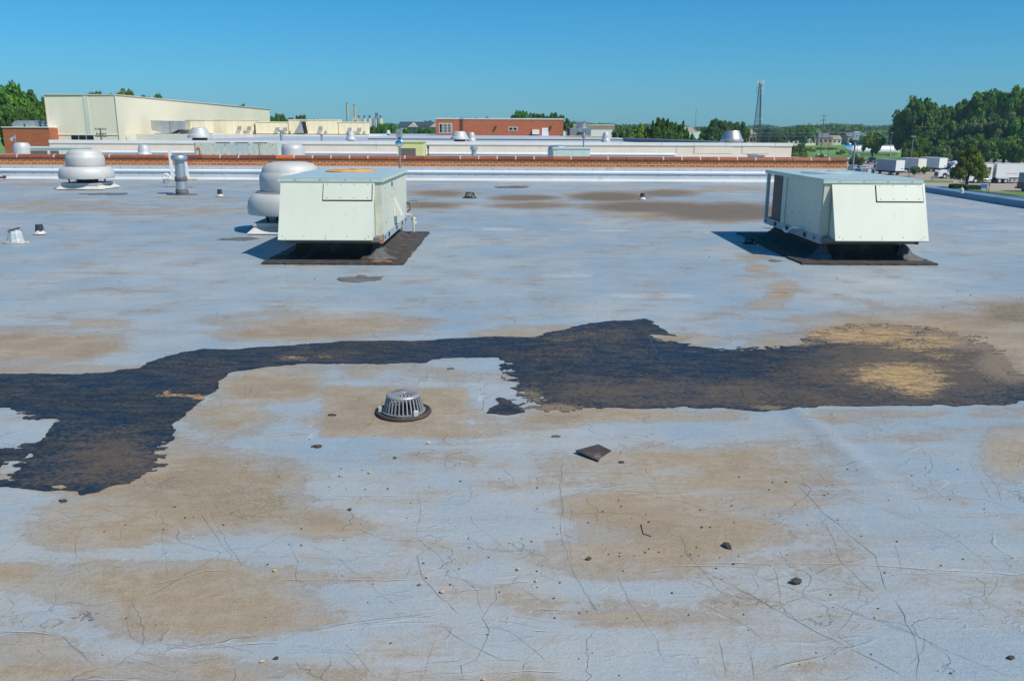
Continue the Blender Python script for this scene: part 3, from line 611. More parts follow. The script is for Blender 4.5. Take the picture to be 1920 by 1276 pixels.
small = [(Z5([(296,437),(300,487),(410,543),(595,438),(710,590),(1050,288),(1155,260),(1140,225),(1213,327),(970,350),(1085,530),(1145,522),(1145,540),(1310,500),(1368,518),(1290,520),(1495,538),(1592,538),(1690,610),(1720,672),(1787,588),(1655,378),(1607,380),(1775,257),(1310,348),(1293,306),(680,623),(680,712),(775,775),(810,687),(470,737),(513,887),(780,885),(963,850),(920,858),(1440,748),(1190,888),(1535,872),(1870,958),(916,1115),(967,1062),(1143,1210),(42,573),(55,656),(682,153),(683,268),(470,100),(250,115),(1580,494),(1815,542),(1600,282),(1227,537),(650,455),(795,415),(242,605),(192,695),(400,975),(1545,532),(1710,548)]),0),
 (Z5([(296,402),(315,462),(532,462),(462,487),(222,549),(272,553),(290,571),(967,475),(1053,473),(913,352),(833,500),(755,507),(550,594),(574,607),(1497,63),(1240,160),(1172,625),(957,1180),(998,1080),(400,65),(78,148),(778,377),(1535,112)]),1),
 (Z7([(220,262),(437,170),(457,127),(535,125),(755,203),(775,192),(888,53),(938,62),(1258,87),(1523,50),(1478,225),(1675,280),(1553,570),(1425,608),(1102,651),(1172,470),(967,440),(790,778),(317,978),(290,890),(1063,857),(1023,1122),(612,1178),(1052,1195),(1480,1230),(590,258),(97,387),(50,387),(1338,40),(540,548),(1408,1215),(815,1118),(235,360),(265,95)]),0),
 (Z7([(1130,232),(1155,664),(663,373),(415,312),(445,610),(1048,910)]),1),(Z7([(707,1110),(833,345),(805,850)]),2),
 (Z6([(577,288),(753,310),(893,255),(853,257),(1333,380),(1390,385),(1587,362),(1235,472),(1580,525),(1721,564),(1697,648),(1802,837),(1878,262),(1662,170),(1685,130),(1790,128),(1670,42),(1565,70),(1578,72),(1573,35),(1115,256),(1030,290),(480,318),(1225,713),(580,715),(805,207),(1390,308)]),0),
 (Z6([(1895,193),(1290,68),(1598,130),(1520,118),(717,745),(470,882)]),2),
 (Z2([(1570,985),(1395,915),(1880,240),(640,290),(710,22),(1220,80),(530,610),(1740,780),(710,738),(640,665),(1440,355),(1650,450)]),2),
 ([(225,526),(273,503),(1455,512),(1473,548),(1468,571),(1655,564),(1570,520),(1770,575),(1848,575),(1860,583),(1820,552),(1795,543),(965,600),(590,520),(1330,480),(1375,560)],0)]
lab = {0:('small dark stone crumb lying loose on the coated roof','dark stone crumbs scattered on the roof'),1:('small tan pebble lying loose on the coated roof','tan pebbles scattered on the roof'),2:('small brown chip lying loose on the coated roof','brown chips scattered on the roof')}
for L, k in small:
    for x, y in L: stone(x, y, random.uniform(2.8, 5.0)*(1 if y > 800 else .7), k, 'pebble', lab[k][0], lab[k][1])
# torn felt scrap, wire, sliver
p = G(1113,846); t = MB()
sc_ = [G(1079,847).xy-p.xy, G(1122,831).xy-p.xy, G(1146,842).xy-p.xy, G(1126,855).xy-p.xy, G(1122,863).xy-p.xy]
n_ = len(sc_); zt = [.022,.008,.006,.006,.012]
t.add([(*q, zt[i]) for i, q in enumerate(sc_)]+[(*q, zt[i]-.006) for i, q in enumerate(sc_)], [tuple(range(n_)), tuple(range(2*n_-1,n_-1,-1))]+[(i+n_, (i+1)%n_+n_, (i+1)%n_, i) for i in range(n_)])
tag(t.build('felt_scrap', M['tarflash'], loc=(p.x,p.y,float(zfun(p.x,p.y))-.004)), 'torn curled square of brown roofing felt lying right of the drain', 'debris')
p = G(1208,990); w = [G(x,y)-p for x,y in [(1202,981),(1206,998),(1221,1003)]]
tag(MB().tube([(q.x,q.y,.004) for q in w], .0022, 6).build('bent_wire', M['dark'], loc=(p.x,p.y,float(zfun(p.x,p.y))-.006)), 'short black bent wire lying on the brown stain right of centre', 'wire')
for (x,y,s,lb) in [(595,834,24,'curled brown felt flake on blue coating below the drain'),(622,776,18,'dark flake lying on the tan stain left of the drain'),(845,689,18,'torn grey blister in the coating behind the drain'),(1042,815,18,'small torn blister in the coating left of the felt scrap'),(118,934,20,'black peeled sliver in front of the tar patch at left'),(1165,864,12,'short black stick lying below the felt scrap')]:
    p = G(x,y); m = MB(); r = s*(p.y+.6)/F/2; q = []
    for i in range(15):
        an = 2*pi*i/15; q.append((r*.9*cos(an)*random.uniform(.55,1.1), r*.5*sin(an)*random.uniform(.4,1.1)))
    m.prism(q, -.004, .004); tag(m.build('felt_flake', M['tarcol'] if 'grey' in lb or 'torn' in lb else M['tarflash'], loc=(p.x,p.y,float(zfun(p.x,p.y))+.001)), lb, 'debris')
# flat dark smudge patches
def smudge(x, y, rx, ry, label, mat='tarcol'):
    p = G(x,y); X = G(x+rx,y).x-p.x; Yd = (G(x,y-ry).y-G(x,y+ry).y)/2; q = []
    for i in range(90):
        an = 2*pi*i/90; k = 1+.45*mnoise.noise(Vector((cos(an)*2+x*.37, sin(an)*2, y*.31)))+.25*mnoise.noise(Vector((cos(an)*9+x, sin(an)*9, y*.31)))+random.uniform(-.05,.05); q.append((X*cos(an)*k, Yd*sin(an)*k))
    tag(MB().prism(q, -.01, .0).build('tar_smear', M[mat], loc=(p.x,p.y,float(zfun(p.x,p.y))+.003)), label, 'tar smear')
smudge(672,521,36,6,'grey tar smear shaped like a puddle in front of the left rooftop unit')
smudge(450,447,32,3,'thin dark tar smear in front of the large vent behind the left unit')
smudge(200,363,45,2,'thin dark smear on the roof in front of the far left vent')
smudge(1452,487,10,2,'small dark smear in front of the shaded drain by the right unit')
smudge(960,350,30,2,'thin dark smear on the roof near the parapet wall')
# ------------------------------------------------------------------ parapet wall between the two roofs
WY = 28.8
def wz(y, Y=WY): return at(960, y, Y).z
zf, zr1, zr0, zc0, zc1 = wz(313.5), wz(321.3), wz(324.3), wz(300), wz(293)
pw = thing('parapet_wall', 'low orange brick parapet wall with clay coping and pale metal flashing crossing behind the roof', 'wall', (0, WY, 0))
b = MB().prismx([(0,-.1),(0,zf-.0),(.30,zf),(.30,-.1)], -24, 11.05)
b.prismx([(-.16,-.01),(-.16,.02),(-.002,.09),(-.002,-.01)], -24, 11.06)
for i in range(24):
    x = -23.2+i*1.52+random.uniform(-.02,.02); b.box(x, -.006, .09, x+.10, .0, zf-.02)
b.build('flashing', M['flash'], pw)
MB().prismx([(-.003,zr0-.02),(-.028,zr0),(-.045,zr0+.01),(-.045,zr1-.01),(-.003,zr1+.02)], -24, 11.06).build('flashing_ridge', M['flashlt'], pw)
m = MB()
for i in range(62):
    x = -23.7+i*.56+random.uniform(-.1,.1)
    for z in (zf-.06, zr0-.08): m.cyly(x+random.uniform(-.03,.03), -.012, .0, z, .011, 6)
o = m.build('fasteners', M['screw'], pw); o['kind'] = 'stuff'
MB().box(-24, .02, zf, 11.05, .30, zc0+.02).build('brickwork', M['brick'], pw)
v = []; mb = MB(); tints = []
x = -24.3; L = .61; rr = random.Random(3)
while x < 10.5:
    n = 8; prof = [(-.015,zc0),(-.02,zc0+.035),(-.005,zc0+.085),(.05,zc1-.008),(.16,zc1),(.27,zc1-.008),(.35,zc0+.085),(.375,zc0+.035),(.37,zc0)]
    k = len(mb.f); x1 = min(x+L-.012, 11.09); mb.prismx(prof, x, x1)
    xm = x+.3; hot = abs(xm-(at(339,291,WY).x)) < .31 or abs(xm-at(537,291,WY).x) < .31
    tv = 1.0 if hot else rr.random()*.9
    tints += [tv]*(len(mb.f)-k)
    x += L
cp = mb.build('coping', M['coping'], pw, bevel=.008)
att = cp.data.attributes.new('tint', 'FLOAT', 'FACE'); att.data.foreach_set('value', tints[:len(cp.data.polygons)])
mb = MB(); x = -24.3; rr = random.Random(9)
while x < 10.5:
    if rr.random() < .55:
        q = []
        mb.prismx([(-.028,zc0+.02),(-.012,zc0+.09),(.05,zc1),(.16,zc1+.006),(.16,zc1-.02),(.03,zc0+.02)], x-.022, x+.012)
    x += L
mb.build('mortar_joints', M['offwhite'], pw)
# body of the building under the near roof and the low right-hand edge
XE = 11.72
zk = at(1920, 376.5, 19.9).z
re = thing('roof_edge', 'low blue-grey metal-capped edge along the right side of the roof', 'parapet', (XE, 0, 0))
MB().prismy([(-.02,-.02),(0,0),(.02,zk),(.34,zk+.015),(.36,-.12),(.34,-.2)], -7, 28.79).build('edge_cap', M['capx'], re)
m = MB()
for i in range(12): m.box(.018, -6+i*3, zk+.012, .345, -5.97+i*3, zk+.022)
m.build('cap_joint', M['capx'], re)
wb = tag(MB().box(-24, -7, GZ-.2, 11.98, 28.79, -.06).build('factory_building', M['brickfar']), 'near brick factory building that carries the coated roof', 'building')
can = thing('small_canister', 'small white canister standing on the right roof edge below the hedge', 'canister', (at(1803,361,20.9).x, 20.9, zk+.02))
can.location = (XE+.15, G(1803,363,zk).y, zk+.012); can.location.x = G(1803,363,zk).x; 
MB().cyl(0,0,0,.10,.045,.045,14).cyl(0,0,.10,.125,.045,.02,14).cyl(0,0,.125,.16,.014,.014,10).build('body', M['offwhite'], can, smooth=True)

# ------------------------------------------------------------------ packaged rooftop units
def rtu(name, label, x0, x1, y0, y1, mat_xy, right_detail):
    u = thing(name, label, 'rooftop unit', (x0, y0, 0), 0, 'packaged rooftop air units')
    W = x1-x0; L = y1-y0; zb, zr, zt = .20, .305, 1.065
    jag = random.Random(int(x0*10))
    # jagged felt apron
    ax0, ax1, ay0, ay1 = mat_xy; poly = []
    def side(a, b, n, amp):
        for i in range(n):
            t = i/n; x = a[0]+(b[0]-a[0])*t; y = a[1]+(b[1]-a[1])*t
            poly.append((x+jag.uniform(-amp, amp)-x0, y+jag.uniform(-amp, amp)-y0))
    side((ax0,ay0),(ax1,ay0),34,.012); side((ax1,ay0),(ax1+.02,ay1),90,.026); side((ax1+.02,ay1),(ax0,ay1),20,.02); side((ax0,ay1),(ax0,ay0),46,.02)
    MB().prism(poly, -.02, .006).build('felt_apron', M['tarflash'], u)
    # curb with concave cant
    rings = [(-.015,.30),(-.13,.30),(-.13,.14),(-.10,.085),(-.03,.04),(.08,.015),(.16,.007)]
    v = []; f = []
    n = 16
    def ring(off, z):
        r = []
        for k, (cx, cy, sx, sy) in enumerate(((0,0,-1,-1),(W,0,1,-1),(W,L,1,1),(0,L,-1,1))):
            r += [(cx+sx*off*1.0, cy+sy*off, z)]
        return r
    seg = []
    for off, z in rings:
        c = ring(off, z); pts = []
        for k in range(4):
            p, q = Vector(c[k]), Vector(c[(k+1) % 4])
            for i in range(10):
                t = i/10; w = p.lerp(q, t)
                if z < .12: w += Vector((jag.uniform(-.008,.008), jag.uniform(-.008,.008), abs(jag.uniform(0,.006))))
                pts.append(tuple(w))
        seg.append(pts)
    for s in seg: v += s
    nn = 40
    for j in range(len(seg)-1):
        for i in range(nn): f.append((j*nn+i, (j+1)*nn+i, (j+1)*nn+(i+1)%nn, j*nn+(i+1)%nn))
    MB().add(v, f).build('curb', M['tarflash'], u, smooth=True)
    # grey lumps of mastic at the near corners
    for cx, sx in ((W-.03, 1), (.02, -1)):
        mm = MB(); pv = []
        rg = [(0.02,.19,.05),(.06,.14,.09),(.10,.08,.14),(.18,.03,.20),(.30,.006,.28)]
        for j, (o_, z, r) in enumerate(rg):
            for i in range(14):
                a_ = 2*pi*i/14; pv.append((cx+sx*(-.08)+r*.75*cos(a_)*jag.uniform(.85,1.1)+sx*o_*.3, .10-o_*.45+r*.55*sin(a_)*jag.uniform(.85,1.1), z*jag.uniform(.9,1.05)))
        ff = [(j*14+i, j*14+(i+1)%14, (j+1)*14+(i+1)%14, (j+1)*14+i) for j in range(4) for i in range(14)]+[tuple(range(13,-1,-1))]
        if cx > .1 or not right_detail: mm.add(pv, ff).build('mastic', M['tarcol'], u, smooth=True)
    # base rail
    br = MB()
    br.box(0,0,zb,W,.04,zr); br.box(0,L-.04,zb,W,L,zr); br.box(0,.04,zb,.04,L-.04,zr); br.box(W-.04,.04,zb,W,L-.04,zr); br.box(.04,.04,zb+.03,W-.04,L-.04,zb+.05)
    rail = br.build('base_rail', M['rail'], u, bevel=.004)
    MB().prismx([(-.12,zb+.035),(-.004,zb+.005),(-.004,zr-.01),(-.12,zr-.01)], .03, W-.03).build('front_rail', M['beam'], u)
    fk = MB()
    for y in (.55, .62+L*.28, L*.74):
        fk.box(-.004, y, zb+.025, .006, y+.12, zr-.02); fk.box(W-.006, y, zb+.025, W+.004, y+.12, zr-.02)
    for y in (.18,.24,L-.18,L-.12):
        fk.box(-.004, y, zb+.04, .006, y+.025, zr-.03); fk.box(W-.006, y, zb+.04, W+.004, y+.025, zr-.03)
    fk.build('lifting_holes', M['black'], u)
    # cabinet
    YC = L*.665 if not right_detail else L*.60
    MB().box(.012,.012,zr,W-.012,YC,zt-.045).build('cabinet', M['mint'], u, bevel=.006)
    # rear coil section: posts, coil, slab
    MB().box(.0,L-.05,zr,.05,L,zt-.045).box(W-.05,L-.05,zr,W,L,zt-.045).build('corner_posts', M['mint_dark'], u)
    if right_detail:
        MB().box(W-.03, YC, zr, W-.012, L-.05, zt-.045).build('side_panel', M['mint'], u)
        MB().box(.03, YC, zr, .055, L-.06, zt-.045).build('coil', M['coil'], u)
        MB().box(.05, L-.06, zr, W-.05, L-.03, zt-.045).build('rear_coil', M['coil'], u)
    else:
        MB().box(.03, YC, zr, .06, L-.30, zt-.045).build('coil', M['coil'], u)
        MB().box(.06, L-.75, zr, W*.55, L-.72, zt-.045).build('inner_panel', M['mint_dark'], u)
        MB().box(W-.03, YC, zr, W-.012, L-.05, zt-.045).build('side_panel', M['mint'], u)
        pl = MB(); pl.box(-.004, L*.60, zr+.0, .012, YC+.0, zt-.045); pl.box(-.004,.03,zr+.0,.0115,.05,zt-.045); pl.build('panel_edge', M['mint_dark'], u)
    # top slab with drip lip
    tp = MB().box(-.025,-.025,zt-.008,W+.025,L+.025,zt)
    tp.build('top_panel', M['mint_top'], u)
    lip = MB(); e = .025; z0, z1 = zt-.055, zt-.009
    lip.box(-e,-e,z0,W+e,-e+.018,z1); lip.box(-e,L+e-.018,z0,W+e,L+e,z1); lip.box(-e,-e+.018,z0,-e+.018,L+e-.018,z1); lip.box(W+e-.018,-e+.018,z0,W+e,L+e-.018,z1)
    lip.build('top_lip', M['mint_dark'], u)
    # condenser fan guard on the top
    c = (W*.47, L*.62); g_ = MB()
    g_.lathe([(.37,zt),(.37,zt+.012),(.34,zt+.022),(.32,zt+.018)], c[0], c[1], 36, False)
    for r in (.05,.10,.15,.20,.25,.30):
        g_.lathe([(r,zt+.02),(r+.012,zt+.028),(r+.024,zt+.02)], c[0], c[1], 36, False)
    for k in range(8):
        a_ = pi*k/8; g_.tube([(c[0]-.35*cos(a_), c[1]-.35*sin(a_), zt+.016),(c[0],c[1],zt+.034),(c[0]+.35*cos(a_), c[1]+.35*sin(a_), zt+.016)], .005, 5)
    g_.build('fan_guard', M['rustlight'] if right_detail else M['mint_top'], u)
    # outside-air hood
    hx0, hx1 = (.015, W-.085) if right_detail else (.10, W+.04)
    hy = -.30; hz = .30
    hb = MB()
    top = zt-.06
    hb.prismx([(.0,top),(hy,hz),(hy,hz-.012),(0,hz+.0)], hx0+.012, hx1-.012)
    hb.build('hood_body', M['mint_dark'], u)
    # sloped front sheet
    dy, dz = hy, hz-top; nl = sqrt(dy*dy+dz*dz); nyv, nzv = dz/nl, -dy/nl   # outward normal (-y,+z)
    def slab(xa, xb, ta, tb, off0, off1):
        P = []
        for off in (off0, off1):
            for (x, t) in ((xa,ta),(xb,ta),(xb,tb),(xa,tb)):
                P.append((x, dy*t+nyv*off, top+dz*t+nzv*off))
        return MB().add(P, [(0,1,2,3),(7,6,5,4),(0,4,5,1),(1,5,6,2),(2,6,7,3),(3,7,4,0)])
    hood = slab(hx0-.006, hx1+.006, -.005, 1.03, .001, .012).build('hood', M['mint'], u)
    MB().box(hx0+.02, hy+.015, hz-.03, hx1-.02, hy+.03, hz+.01).build('hood_flange', M['mint_dark'], u)
    # access hatch on the slope
    xa = hx0+(hx1-hx0)*.46; xb = hx1-.03
    if not right_detail: xa, xb = hx0+(hx1-hx0)*.47, hx1-.035
    slab(xa-.012, xb+.012, .035, .345, .012, .0135).build('hatch_gasket', M['dark'], u)
    hatch = slab(xa, xb, .03, .325, .0135, .026).build('hood_hatch', M['mint'], u)
    sc = MB()
    def screw(x, t, off):
        p = Vector((x, dy*t+nyv*off, top+dz*t+nzv*off)); nv = Vector((0,nyv,nzv)); sc.tube([p, p+nv*.004], .0055, 7)
    for i in range(4):
        xx = xa+.05+(xb-xa-.1)*i/3; screw(xx, .29, .026); screw(xx, .05, .026)
    for i in range(5):
        xx = hx0+.05+(hx1-hx0-.1)*i/4; screw(xx, .965, .012)
    for xx in (hx0+.09, (hx0+hx1)/2, hx1-.09): screw(xx, 1.005, .012)
    for i in range(4): sc.cyly(W*(.15+.25*i), -.029, -.024, zt-.03, .007, 6)
    rs = random.Random(4)
    for i in range(14):
        y = .15+rs.random()*(YC-.3); z = zr+.08+rs.random()*(zt-zr-.2); xx = 0 if not right_detail else W
        sc.cylx(xx-.014 if xx else .007, xx-.008 if xx else .013, y, z, .0065, 6)
    sc.build('screws', M['screw'], u)
    if right_detail:
        # weathered corner post and panel joints on the sunlit side
        MB().box(W-.014,-.004,zr-.0,W+.003,.055,zt-.056).box(W-.09,-.004,zr,W-.014,.012,zt-.056).build('corner_trim', M['mint_edge'], u)
        j = MB()
        for y in (.80, 1.02, 1.20): j.box(W-.013, y, zr+.01, W-.009, y+.012, zt-.06)
        j.box(W-.013, 1.03, zt-.32, W-.0085, 1.2, zt-.31)
        j.build('panel_joints', M['mint_edge'], u)
        lv = MB()
        for i in range(3): lv.box(W-.013, 1.06+i*.04, zt-.18, W-.0075, 1.085+i*.04, zt-.12)
        lv.build('vent_slots', M['black'], u)
        fl = MB(); fl.add([(W-.012,1.22,zt-.36),(W-.012,1.50,zt-.36),(W+.10,1.50,zt-.62),(W+.10,1.22,zt-.62),(W-.012,1.22,zt-.62),(W-.012,1.50,zt-.62)], [(0,1,2,3),(0,3,4),(1,5,2)])
        fl.build('flue_hood', M['mint'], u)
        MB().box(W-.012, 1.20, zr+.12, W-.006, 1.42, zr+.30).build('rating_plate', M['white'], u)
        MB().box(W-.006, 0, zb, W+.004, .09, zr+.02).box(W-.1,-.006,zb-.002,W-.01,.0,zb+.05).build('rusted_corner', M['rust'], u)
        gp = MB()
        gp.tube([(W+.02,L-.25,.34),(W+.10,L-.25,.34),(W+.13,L-.22,.30),(W+.13,L-.20,.06)], .016, 10)
        gp.tube([(W+.13,L-.20,.18),(W+.13,L-.05,.18),(W+.13,L+.25,.17)], .013, 8)
        gp.cyl(W+.13,L-.20,.22,.30,.03,.03,12); gp.tube([(W+.09,L-.20,.27),(W+.17,L-.20,.27)], .02, 10)
        gp.build('gas_pipe', M['mint_edge'], u)
        MB().tube([(W+.01,L-.12,.52),(W+.06,L-.12,.52),(W+.07,L-.12,.42),(W+.02,L-.12,.38)], .012, 8).build('conduit', M['dark'], u)
        MB().tube([(W+.02,L-.05,.56),(W+.17,L-.05,.56),(W+.18,L-.1,.54)], .014, 8).build('gas_cock', M['galv'], u)
        dm = MB()
        for k,(xx,yy,r) in enumerate([(W+.0,-.30,.09),(W-.07,-.34,.06),(W+.10,-.33,.07)]):
            q = [(xx+r*cos(2*pi*i/12)*jag.uniform(.7,1.1), yy+r*.5*sin(2*pi*i/12)*jag.uniform(.7,1.1)) for i in range(12)]
            dm.prism(q, -.01, .012+.002*k)
        dm.build('rust_stain', M['rust'], u)
    else:
        MB().tube([(-.01,.72,.335),(-.06,.72,.335),(-.09,.78,.335),(-.10,.86,.325),(-.10,.95,.28),(-.105,1.03,.245),(-.11,1.09,.235),(-.12,1.14,.25),(-.125,1.17,.27)], .021, 10).build('drain_pipe', M['pvc'], u, smooth=True)
        MB().box(hx0-.10,-.004,zr,hx0-.0,.012,zt-.056).build('corner_trim', M['mint_edge'], u)
        MB().box(W-.02,-.10,zb+.01,W+.02,-.0,zr-.02).build('rail_end', M['black'], u)
    return u
rtu('rooftop_unit', 'mint-green boxy rooftop unit on the left with rusty right corner beside a round vent', -3.06, -1.735, 11.4, 14.1, (-3.24,-1.42,10.93,14.45), True)
rtu('rooftop_unit', 'mint-green boxy rooftop unit on the right with shaded open coil side and white drain pipe', 4.16, 5.44, 11.55, 14.2, (3.80,5.58,11.10,14.5), False)

# ------------------------------------------------------------------ spun aluminium roof fans
def fan(name, label, loc, s=1.0, rot=0, dark=False, group='round roof vents'):
    t = thing(name, label, 'roof vent', loc, rot, group); t.scale = s if isinstance(s, tuple) else (s,s,s)
    # profile in metres for the large mushroom vent
    MB().lathe([(.60,.65),(.53,.66),(.55,.72),(.55,.86),(.54,.93),(.515,.965),(.505,.98),(.50,1.0),(.475,1.06),(.41,1.11),(.28,1.14),(.0,1.15)], n=56, cap=False).build('motor_dome', M['alu'], t, smooth=True)
    MB().lathe([(.74,.305),(.775,.295),(.785,.32),(.785,.41),(.77,.50),(.735,.57),(.67,.625),(.60,.645),(.50,.65)], n=56, cap=False).lathe([(.75,.31),(.75,.45),(.2,.6)], n=40, cap=False).build('lower_skirt', M['alu'], t, smooth=True)
    MB().lathe([(.612,.643),(.618,.66),(.55,.667)], n=56, cap=False).build('rolled_rim', M['galv'], t, smooth=True)
    th = MB().lathe([(.30,.17),(.30,.22),(.38,.33),(.40,.40)], n=32, cap=False); th.build('throat', M['dark'], t, smooth=True)
    for k in range(4):
        a_ = pi/4+pi/2*k; MB().tube([(.50*cos(a_),.50*sin(a_),.17),(.56*cos(a_),.56*sin(a_),.34)], [.018,.032], 6).build('leg', M['dark'], t)
    B = .55; C = .69
    v = [(-B,-B,.175),(B,-B,.175),(B,B,.175),(-B,B,.175),(-B-.03,-B-.03,.175),(B+.03,-B-.03,.175),(B+.03,B+.03,.175),(-B-.03,B+.03,.175),(-B-.03,-B-.03,.12),(B+.03,-B-.03,.12),(B+.03,B+.03,.12),(-B-.03,B+.03,.12)]
    MB().add(v, [(0,1,2,3)]).box(-B-.03,-B-.03,.12,B+.03,B+.03,.173).build('curb_cap', M['aluw'], t)
    v = [(-B,-B,.12),(B,-B,.12),(B,B,.12),(-B,B,.12),(-C,-C+.05,.004),(C,-C+.05,.004),(C,C,.004),(-C,C,.004)]
    MB().add(v, [(0,4,5,1),(1,5,6,2),(2,6,7,3),(3,7,4,0)]).build('sloped_flashing', M['offwhite'], t)
    return t
k1 = G(166,356); fan('roof_vent', 'large two-tier mushroom roof vent standing alone at the far left of the near roof', (k1.x*(k1.y+.75)/k1.y, k1.y+.75, 0), (.93,.93,.95), .0)
fan('roof_vent', 'large two-tier mushroom roof vent half hidden behind the left rooftop unit', (-3.745, 14.62, 0), (.93,.93,1.0), .03)

# vent pipe, boards, gooseneck
p = G(338,365); vp = thing('vent_pipe', 'round-capped galvanised vent pipe with tarred joints at left', 'vent pipe', (p.x, p.y+.14, 0))
MB().cyl(0,0,.42,.90,.128,.118,28).cyl(0,0,.86,.88,.15,.15,28).build('pipe', M['galv'], vp, smooth=True)
MB().lathe([(.17,.885),(.205,.89),(.205,.955),(.19,.985),(.14,1.01),(0,1.02)], n=32, cap=False).build('cap', M['galv'], vp, smooth=True)
MB().cyl(0,0,.10,.36,.142,.138,28).build('sleeve', M['galv'], vp, smooth=True)
jr = random.Random(2)
def tarring(z0, z1, r):
    n = 28; v = []
    for j, (rr_, z) in enumerate(((r,z0),(r+.012,(z0+z1)/2),(r,z1))):
        for i in range(n): v.append((rr_*cos(2*pi*i/n), rr_*sin(2*pi*i/n), z+(jr.uniform(-.02,.03) if j == 2 else 0)))
    return MB().add(v, [(j*n+i, j*n+(i+1)%n, (j+1)*n+(i+1)%n, (j+1)*n+i) for j in range(2) for i in range(n)])
tarring(.34,.44,.146).build('tar_band', M['tarcol'], vp); tarring(0,.12,.152).build('tar_base', M['tarcol'], vp)
MB().prism([(.28*cos(2*pi*i/24)*(1+jr.uniform(-.2,.2))*1.3,.22*sin(2*pi*i/24)) for i in range(24)], -.01, .006).build('tar_skirt', M['tarcol'], vp)
def leaning_board(x0, x1, yt, yb, Y, label, mat='white', tilt=0.0):
    a_ = at(x0, yb, Y); w = at(x1, yb, Y).x-a_.x; tpt = at(x0, yt, Y); o = thing('white_board', label, 'board', (a_.x, Y, max(0, a_.z)), 0)
    hgt = tpt.z-max(0,a_.z)
    MB().add([(0,0,0),(w,0,0),(w,.03,0),(0,.03,0),(tilt,0,hgt),(tilt+w*.9,0,hgt),(tilt+w*.9,.03,hgt),(tilt,.03,hgt)], [(0,3,2,1),(4,5,6,7),(0,1,5,4),(1,2,6,5),(2,3,7,6),(3,0,4,7)]).build('panel', M[mat], o)
    return o
lb1 = leaning_board(321.5, 327.5, 281, 340, 25.3, 'tall thin white upright board behind the round-capped vent pipe', 'white', -.03)
bp_ = at(352, 346, 24.4)
MB().box(-.12,-.05,-.0,.22,.12,.05).build('timber_foot', M['wood'], lb1)
lb2 = leaning_board(345, 356, 303.5, 339, 25.0, 'short white upright board to the right of the round-capped vent pipe', 'white', -.03)
MB().box(-.02,-.06,0,.34,.1,.05).build('timber_foot', M['wood'], lb2)
p = G(313,343); gn = thing('gooseneck_pipe', 'white bent gooseneck pipe beside the tall white board', 'pipe', (p.x, p.y, 0))
MB().tube([(-.08,0,.12),(-.09,0,.19),(-.06,0,.25),(0,0,.275),(.06,0,.26),(.10,0,.20),(.12,0,.13)], .032, 12).build('bend', M['pvc'], gn, smooth=True)
MB().cyl(-.03,0,0,.13,.08,.08,14).build('collar', M['galv'], gn, smooth=True)

def stub(x, y, w, h, label, wet='offwhite', body='dark', lean=0, group=None):
    p = G(x, y); s = p.y/F; r = w*s*.5; hh = h*s*1.02
    t = thing('pipe_stub', label, 'pipe', (p.x, p.y+r, 0), 0, 'small pipe stubs on the roof')
    MB().cyl(0,0,0,hh,r*1.08,r*.86,18).build('stub', M[body], t, smooth=True)
    n = 18; v = []
    for j,(k_, z) in enumerate(((1.5,.004),(1.3,hh*.10),(1.2,hh*.2),(1.14,hh*.34))):
        for i in range(n): v.append((r*k_*cos(2*pi*i/n), r*k_*sin(2*pi*i/n), z*(1+(jr.uniform(-.35,.35) if j == 3 else 0))))
    MB().add(v, [(j*n+i, j*n+(i+1)%n, (j+1)*n+(i+1)%n, (j+1)*n+i) for j in range(3) for i in range(n)]).build('collar', M[wet], t, smooth=True)
    return t
stub(71,439,15,17,'black pipe stub with dabbed white collar near the left edge')
stub(411,368,9,12,'small black pipe stub with white collar right of the round-capped vent pipe')
stub(1205,374,9,11,'small black pipe stub with white collar in the centre right distance')
# wrapped short stack with black lid
p = G(22,456); t = thing('wrapped_pipe', 'silver-wrapped short stack with tilted black lid at the left edge', 'pipe', (p.x, p.y+.1, 0)); t.scale = (.66,.66,.72)
v = []; n = 22; jr = random.Random(8)
for j,(r,z) in enumerate(((.165,0),(.15,.04),(.14,.08),(.135,.15),(.13,.19),(.105,.21),(.10,.25))):
    for i in range(n):
        a_ = 2*pi*i/n; k_ = 1+.06*sin(a_*7)+jr.uniform(-.05,.05); v.append((r*k_*cos(a_)*1.15, r*k_*sin(a_), z+(.03*cos(a_) if z > .1 else 0)))
MB().add(v, [(j*n+i, j*n+(i+1)%n, (j+1)*n+(i+1)%n, (j+1)*n+i) for j in range(6) for i in range(n)]+[tuple(6*n+i for i in range(n))]).build('foil_wrap', simple('foil_wrap', (.50,.55,.56), .55, .15, .15, 12, (.75,.78,.78), (1,1,.2), .5, .01), t)
MB().add([(.135*cos(2*pi*i/20), .12*sin(2*pi*i/20), .262+.03*cos(2*pi*i/20)) for i in range(20)]+[(.13*cos(2*pi*i/20), .115*sin(2*pi*i/20), .285+.03*cos(2*pi*i/20)) for i in range(20)], [tuple(range(19,-1,-1)), tuple(range(20,40))]+[(i,(i+1)%20,20+(i+1)%20,20+i) for i in range(20)]).build('lid', M['black'], t)
MB().prism([(.26*cos(2*pi*i/20)*jr.uniform(.8,1.2), .17*sin(2*pi*i/20)*jr.uniform(.8,1.1)) for i in range(20)], -.01, .012).build('mastic_skirt', simple('yellowed_mastic', (.62,.52,.36), .8, 0, .2, 12, (.6,.6,.56), (1,1,1), .6), t)
p = at(5,333,28.6); MB_ = MB().tube([(-.25,0,.0),(0,0,0),(.03,0,-.02),(.03,0,-.12)], .03, 8).cyl(.02,0,-.02,.06,.05,.05,10)
tag(MB_.build('wall_hydrant', simple('dark_red_iron', (.10,.03,.03), .7, 0, .2, 9), loc=(p.x, 28.68, p.z)), 'dark red pipe fitting on the parapet flashing at the far left edge', 'pipe fitting')

